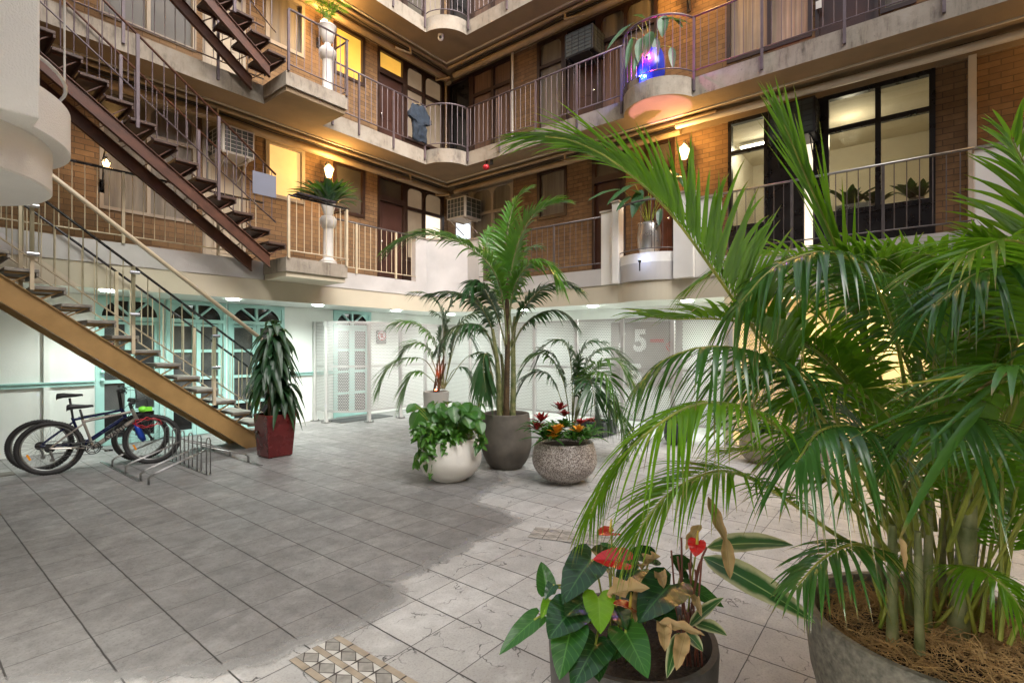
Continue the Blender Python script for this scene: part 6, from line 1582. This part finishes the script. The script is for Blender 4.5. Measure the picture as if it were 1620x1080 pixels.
for k in range(7):
    a = b_ + Vector((.05 * math.cos(k * 2.2), .05 * math.sin(k * 2.2), 0)); a.z = .75; c = pt(697 + k * 2.3 - 6, 575 - (k % 3) * 6, 7.85); m.tube(catmull([a, a.lerp(c, .5) + Vector((.01, 0, 0)), c], 6), .011, 6)
m.build('stems', M['cane_brown'], t, smooth=True)
ul = thing('plant_uplight', 'small red orange spotlight at the foot of the feathery palm', 'spotlight', (b_.x - .1, b_.y - .1, .80))
m = MB(); m.tube([(b_.x - .10, b_.y - .10, .78), (b_.x - .10, b_.y - .10, .83)], .022, 10); m.build('housing', M['black_plastic'], ul); M['lamp_red'] = emit('lamp_red', (1, .12, .03), 14); m = MB(); m.tube([(b_.x - .10, b_.y - .10, .831), (b_.x - .10, b_.y - .10, .84)], .018, 10); m.build('lens', M['lamp_red'], ul)
lamp('uplight', 'SPOT', (b_.x - .10, b_.y - .10, .85), 9, (1, .13, .03), .02, (R(174), R(6), 0), 50, ul)

def pf2(t, b):
    m = MB(); m.lathe([(.001, .004), (.13, .004), (.17, .24), (.17, .27), (.15, .27), (.15, .2)], (b.x, b.y, 0), 32); m.build('pot', M['pot_tan'], t, smooth='auto'); m = MB(); m.lathe([(.001, .24), (.15, .235)], (b.x, b.y, 0), 20); m.build('soil', M['soil'], t)
t, b_ = smallpalm('bushy_palm', 'bushy palm with drooping fronds behind the terrazzo bowl', 908, 690, 6.9, pf2,
    [[(903, 680), (893, 610), (872, 568), (848, 560), (824, 585)], [(903, 680), (880, 612), (862, 590), (838, 592), (820, 618)], [(905, 680), (905, 600), (898, 550), (882, 538), (862, 545)], [(906, 680), (918, 620), (942, 578, -.3), (975, 570, -.5), (1002, 610, -.6)],
     [(906, 680), (922, 610), (935, 565), (965, 552), (1000, 578)], [(905, 680), (912, 600), (925, 548), (950, 540)], [(906, 680), (925, 625), (945, 590, -.4), (965, 600, -.6), (975, 650, -.6)], [(906, 680), (920, 630), (930, 600, -.4), (938, 615, -.6), (942, 660, -.6)], [(903, 680), (895, 620), (880, 570), (860, 555), (850, 570)],
     [(906, 680), (940, 640), (970, 640, -.2), (985, 670, -.2), (985, 710, -.2)], [(905, 680), (908, 620), (912, 575), (905, 555)], [(906, 680), (918, 620), (940, 600), (960, 625), (962, 665)]], .40, 560)
# black trough with small plants
a = gd(950, 690); tr = thing('trough_planter', 'low black square trough with red leaved plants beside the bushy palm', 'planter', (a.x, a.y, 0))
m = MB(); X, Y = a.x + .12, a.y + .12; S = .24
for x0_, x1_, y0_, y1_ in ((X - S, X + S, Y - S, Y - S + .02), (X - S, X + S, Y + S - .02, Y + S), (X - S, X - S + .02, Y - S + .02, Y + S - .02), (X + S - .02, X + S, Y - S + .02, Y + S - .02), (X - S + .02, X + S - .02, Y - S + .02, Y + S - .02)):
    m.box(x0_, x1_, y0_, y1_, .01, .245 if (x1_ - x0_ < .4 or y1_ - y0_ < .4) else .2)
m.build('box', M['trough'], tr)
for i in range(5): rosette(tr, Vector((X + rn.uniform(-.15, .15), Y + rn.uniform(-.15, .15), .2)), 10, .22, .05, M['brom_red'] if i % 2 == 0 else M['brom'], seed=70 + i, name='plant', shape='lance', el=(30, 80))
# pots behind the big palm
p = gd(1205, 730); t = pot('round_planter', 'low pale tan round planter half hidden behind the areca fronds', 'potted plant', p.x, p.y, rim(.17, .27, .255, .40, .025), M['pot_tan'], .36, .23)
for i in range(7): rosette(t, p + Vector((rn.uniform(-.12, .12), rn.uniform(-.12, .12), .37)), 12, .30, .07, M['spath'], seed=90 + i, name='leaves', shape='lance', el=(20, 80), sag=.4)
p = gd(1292, 727); t = pot('tall_planter', 'tall pale tapering planter right of the low round planter', 'potted plant', p.x, p.y, [(.001, .004), (.15, .004), (.17, .02), (.23, .45), (.22, .72), (.205, .76), (.18, .76), (.18, .6)], M['pot_tan'], .70, .18)
for i in range(6): rosette(t, p + Vector((rn.uniform(-.1, .1), rn.uniform(-.1, .1), .72)), 12, .38, .06, M['spath'], seed=110 + i, name='leaves', shape='lance', el=(25, 82), sag=.4)
p = gd(1070, 702); t = pot('dark_planter', 'small dark round planter with leafy plant by the long screen', 'potted plant', p.x, p.y, rim(.12, .19, .17, .32, .02), M['trough'], .28, .15)
for i in range(4): rosette(t, p + Vector((rn.uniform(-.08, .08), rn.uniform(-.08, .08), .3)), 10, .34, .08, M['spath'], seed=130 + i, name='leaves', shape='lance', el=(30, 82), sag=.35)

# ================================================================ DRACAENA
p = gd(436, 722); DX, DY = p.x + .02, p.y + .06; DD = DX * CYW + DY * SY
dr_ = thing('dracaena', 'dracaena with drooping dark leaves in a tapered red square planter', 'potted plant', (DX, DY, 0))
m = MB(); hb_, ht_ = .165, .205; H_ = .585
for z_, h_ in ((.012, hb_), (H_, ht_)): m.v += [(DX - h_, DY - h_, z_), (DX + h_, DY - h_, z_), (DX + h_, DY + h_, z_), (DX - h_, DY + h_, z_)]
for z_, h_ in ((H_, ht_ - .02), (H_ - .06, ht_ - .025)): m.v += [(DX - h_, DY - h_, z_), (DX + h_, DY - h_, z_), (DX + h_, DY + h_, z_), (DX - h_, DY + h_, z_)]
m.face((3, 2, 1, 0))
for b in (0, 4, 8):
    for i in range(4): j = (i + 1) % 4; m.face((b + i, b + j, b + 4 + j, b + 4 + i))
m.face((12, 13, 14, 15)); m.build('pot', M['red'], dr_, bevel=.012)
m = MB()
for sx, sy in ((-1, -1), (1, -1), (1, 1), (-1, 1)): m.box(DX + sx * .13 - .02, DX + sx * .13 + .02, DY + sy * .13 - .02, DY + sy * .13 + .02, .0, .012)
m.build('feet', M['black_plastic'], dr_)
m = MB(); m.box(DX - .18, DX + .18, DY - .18, DY + .18, H_ - .058, H_ - .04); m.build('soil', M['soil'], dr_)
rn = random.Random(31)
for k, (sx, sy, zt) in enumerate(((0, .02, 1.72), (-.09, -.05, 1.30), (.09, -.03, 1.02))):
    m = MB(); P = catmull([Vector((DX + sx, DY + sy, .53)), Vector((DX + sx * 1.2 + .01, DY + sy, .9)), Vector((DX + sx * .9, DY + sy, zt))], 10); m.tube(P, .026, 10)
    for q in P[1:]: m.tube([q, q + Vector((0, 0, .006))], .029, 10)
    m.build('stem', M['cane_brown'], dr_, smooth='auto')
    n_ = (86, 50, 40)[k]
    for i in range(n_):
        f = i / n_; z_ = zt - .60 * (1 - f) + .06 if k == 0 else zt - .34 * (1 - f); a = i * 2.399 + rn.uniform(-.3, .3)
        el = R((rn.uniform(18, 52) if f < .86 else rn.uniform(45, 85))); l_ = rn.uniform(.33, .44) * (1 - .15 * f ** 3)
        m = MB(); blade(m, (DX + sx, DY + sy, z_), (math.cos(a) * math.cos(el), math.sin(a) * math.cos(el), math.sin(el)), l_, rn.uniform(.085, .115), None, sag=rn.uniform(1.1, 1.8) * (1 - .35 * f ** 4), shape='lance', fold=.14, n=10, cols=2, wave=.12, rnd=rn); m.build('leaf', M['dracaena'], dr_, smooth=True)

# ================================================================ BALCONY PLANTS
def bigleaf(root, a, b, w, mat=None, sag=.25, stem=None, fold=.12):
    m = MB(); up_ = Vector((0, 0, 1)) + (Vector((0, 0, HC)) - a).normalized() * .4; leaf_to(m, a, b, w, up_, sag=sag, shape='lance', fold=fold, n=10, cols=3, wave=.06); m.build('leaf', mat or M['spath'], root, smooth=True)
    if stem is not None: s_ = MB(); s_.tube(catmull([stem, stem.lerp(a, .55) + Vector((0, 0, .06)), a], 8), .006, 6); s_.build('stalk', M['rachis'], root, smooth=True)
# silver pot, first floor bay
sx_, sy_ = 8.28, bx(1027, 8.28); SD = sx_ * CYW + sy_ * SY
sp = thing('silver_pot_plant', 'tall silver pot with large arching leaves on the first floor bay', 'potted plant', (sx_, sy_, 3.06))
m = MB(); m.lathe([(.001, 3.062), (.13, 3.062), (.15, 3.08), (.195, 3.22), (.205, 3.38), (.185, 3.54), (.175, 3.585), (.19, 3.60), (.19, 3.615), (.165, 3.615), (.16, 3.5)], (sx_, sy_, 0), 40); m.build('pot', M['pot_silver'], sp, smooth='auto')
s0 = Vector((sx_, sy_, 3.55))
for a, b, w in [((1005, 292), (960, 325), .17), ((1015, 300), (1000, 345), .20), ((1025, 285), (1040, 255), .18), ((1060, 270), (1085, 300), .15), ((985, 300), (930, 318), .14), ((1030, 310), (1008, 330), .13), ((1045, 330), (1042, 358), .12), ((1015, 310), (995, 300), .12), ((1050, 315), (1070, 325), .12), ((1052, 275), (1052, 262), .06), ((1030, 300), (1020, 280), .15), ((1055, 285), (1080, 280), .13), ((1000, 310), (975, 335), .12)]:
    bigleaf(sp, pt(*a, SD - .1), pt(*b, SD - .25), w, stem=s0)
sl = thing('spotlight', 'small blue white spotlight clipped to the first floor bay kerb', 'spotlight', (XE - .22, bx(1013, XE - .25), 3.1))
q = pt(1012, 413, SD - .5); m = MB(); m.ball(tuple(q), .028, 12, 8); m.tube([q, q - Vector((0, 0, .16))], .012, 6); m.build('housing', M['black_plastic'], sl, smooth='auto'); m = MB(); m.ball(tuple(q + Vector((.012, .0, .02))), .021, 10, 6); m.build('lens', M['lamp_blue'], sl)
lamp('spot_beam', 'POINT', tuple(q + Vector((.06, 0, .05))), .5, (.55, .65, 1), .02, None, None, sl)
# blue pot, second floor bay
bx_, by_ = 8.0, bx(1030, 8.0); BD = bx_ * CYW + by_ * SY
bp = thing('blue_pot_plant', 'cobalt blue glazed pot with drooping leaves on the second floor bay', 'potted plant', (bx_, by_, 5.8))
m = MB(); m.lathe([(.001, 5.802), (.15, 5.802), (.17, 5.82), (.225, 5.98), (.235, 6.12), (.20, 6.32), (.14, 6.43), (.145, 6.47), (.12, 6.47), (.12, 6.35)], (bx_, by_, 0), 40); m.build('pot', M['pot_blue'], bp, smooth='auto')
s0 = Vector((bx_, by_, 6.36))
for a, b, w in [((1005, 35), (960, 80), .16), ((1045, 30), (1095, 40), .15), ((1030, 50), (1020, 95), .20), ((1015, 60), (1010, 100), .17), ((1050, 25), (1048, 60), .18), ((1062, 75), (1065, 110), .12), ((1000, 60), (990, 110), .10), ((1035, 60), (1040, 90), .14), ((1065, 30), (1080, 45), .10), ((1020, 30), (1000, 25), .12), ((1010, 85), (1003, 115), .08)]:
    bigleaf(bp, pt(*a, BD - .12), pt(*b, BD - .22), w, stem=s0)
for k, (dx_, dy_, dz_, c_, pw, mt, lb) in enumerate([(-.30, .08, .05, (.12, .18, 1), 10, 'lamp_blue', 'small blue spotlight at the foot of the blue pot'), (-.30, -.06, .34, (1, .05, .5), 13, 'lamp_pink', 'small magenta spotlight beside the blue pot')]):
    sl = thing('spotlight', lb, 'spotlight', (bx_ + dx_, by_ + dy_, 5.8 + dz_)); q = Vector((bx_ + dx_, by_ + dy_, 5.8 + dz_)); m = MB(); m.ball(tuple(q), .025, 10, 6); m.tube([q, (q.x, q.y, 5.80)], .008, 6); m.build('housing', M['black_plastic'], sl, smooth='auto'); m = MB(); m.ball(tuple(q + Vector((.012, 0, .018))), .016, 8, 6); m.build('lens', M[mt], sl)
    lamp('spot_beam', 'POINT', tuple(q + Vector((.045, -.01, .045))), pw * 1.1, c_, .02, None, None, sl)
# projector spot colouring the underside of the bay
ps = thing('spotlight', 'pink white uplight fixed under the second floor bay', 'spotlight', (7.95, by_ - .1, 4.2)); q = Vector((8.03, by_ - .05, 4.05))
m = MB(); m.tube([q - Vector((0, 0, .08)), q], .03, 10); m.tube([(8.03, q.y, 2.9), q - Vector((0, 0, .08))], .006, 6); m.build('housing', M['black_plastic'], ps, smooth='auto')
lamp('spot_beam', 'SPOT', tuple(q + Vector((0, 0, .01))), 70, (1, .42, .60), .015, (R(180), R(8), 0), 40, ps, .15)

# pedestals on the stair landings
def column(px_, zb, lab, z_h=.86):
    y = 7.93; x = ax(px_, y); t = thing('pedestal', lab, 'pedestal', (x, y, zb), 'white fluted pedestals')
    pr = [(.001, 0), (.16, 0), (.16, .03), (.14, .045), (.145, .07), (.11, .09), (.085, .12), (.082, z_h - .22), (.088, z_h - .20), (.105, z_h - .19), (.13, z_h - .14), (.145, z_h - .10), (.145, z_h - .05), (.12, z_h - .02), (.11, z_h), (.001, z_h)]
    m = MB(); n0 = len(m.v); N = 48
    for r_, z_ in pr:
        for j in range(N):
            q = 2 * PI * j / N; rr_ = r_ * (1 - (.045 if (.1 < z_ < z_h - .21 and j % 3 == 0) else 0)); m.v.append((x + rr_ * math.cos(q), y + rr_ * math.sin(q), zb + z_))
    for i in range(len(pr) - 1):
        for j in range(N): m.face((n0 + i * N + j, n0 + i * N + (j + 1) % N, n0 + (i + 1) * N + (j + 1) % N, n0 + (i + 1) * N + j))
    m.build('column', M['plaster_white'], t, smooth='auto'); return x, y
x, y = column(519, 2.9, 'white plaster pedestal on the first floor landing', .84)
t = thing('pedestal_pot_plant', 'leafy variegated plant in a white pot on the first floor pedestal', 'potted plant', (x, y, 3.74))
m = MB(); m.lathe([(.001, 3.742), (.055, 3.742), (.075, 3.79), (.115, 3.90), (.125, 3.97), (.11, 3.97), (.10, 3.9)], (x, y, 0), 32); m.build('pot', M['plaster_white'], t, smooth='auto')
for i in range(9): rosette(t, Vector((x + rn.uniform(-.08, .08), y + rn.uniform(-.08, .08), 3.95)), 14, .80, .075, M['spath'] if i % 2 else M['pothos'], seed=150 + i, name='leaves', shape='lance', el=(38, 86), sag=.35)
x, y = column(518, 5.8, 'white plaster pedestal on the second floor landing', .84)
t = thing('urn_palm', 'small palm in an ornate white urn on the second floor pedestal', 'potted plant', (x, y, 6.64))
m = MB(); m.lathe([(.001, 6.642), (.075, 6.642), (.06, 6.68), (.05, 6.72), (.09, 6.77), (.12, 6.86), (.13, 6.96), (.155, 7.0), (.15, 7.015), (.12, 7.01), (.11, 6.95)], (x, y, 0), 36); m.build('urn', M['plaster_white'], t, smooth='auto')
for i in range(9):
    a = i * .72; P = [Vector((x, y, 6.96)), Vector((x + .06 * math.cos(a), y + .06 * math.sin(a), 7.2)), Vector((x + .2 * math.cos(a), y + .2 * math.sin(a), 7.42)), Vector((x + .36 * math.cos(a), y + .36 * math.sin(a), 7.46))]
    frond(t, P, 18, .16, .018, RA, t0=.3, droop=.3, vee=.3, seed=700 + i, r=(.005, .0015), n=4)
# flat dark tray on the landing rail
m = MB(); m.obox((ax(497, LY), LY - .02, 2.9 + 1.0), (.33, 0, .0), (0, .10, 0), (0, 0, .018)); tag(m.build('umbrella_roll', M['handrail_black'], None, bevel=.01), 'rolled black cloth lying along the first floor landing rail', 'cloth')

# office window sill plants and plate
rs = random.Random(4)
for k, (px_, py_, h_, lb) in enumerate([(1340, 320, .62, 'dark leafy plant behind the left office pane, on the sill'), (1385, 318, .42, 'hanging leafy plant behind the middle of the office window'), (1450, 310, .5, 'tall dark plant behind the right office pane')]):
    x = 9.62; y = bx(px_, x); t = thing('window_plant', lb, 'potted plant', (x, y, 3.55)); m = MB(); m.lathe([(.001, 3.53), (.07, 3.53), (.10, 3.70), (.08, 3.70)], (x, y, 0), 20); m.build('pot', M['pot_tan'], t)
    for i in range(3): rosette(t, Vector((x + rs.uniform(-.05, .05), y + rs.uniform(-.08, .08), 3.68)), 9, h_, .10, M['spath'], seed=160 + k * 5 + i, name='leaves', shape='lance', el=(35, 88), sag=.25)
m = MB(); m.box(9.5, 9.75, bx(1470, 9.6), bx(1318, 9.6), 3.50, 3.53); m.build('window_shelf', M['white_paint'], wingB)
ya_, yb_ = bx(1378, 9.36), bx(1322, 9.36)
t = thing('office_plate', 'white plate reading office behind the glass at the sill', 'sign', (9.38, (ya_ + yb_) / 2, 3.55)); m = MB(); m.box(9.36, 9.37, ya_, yb_, 3.54, 3.70); m.build('plate', M['sign_white'], t)
text('office', 'lettering', .11, M['sign_dark'], t, (9.357, (ya_ + yb_) / 2 + .08, 3.63), ROTB, .002)
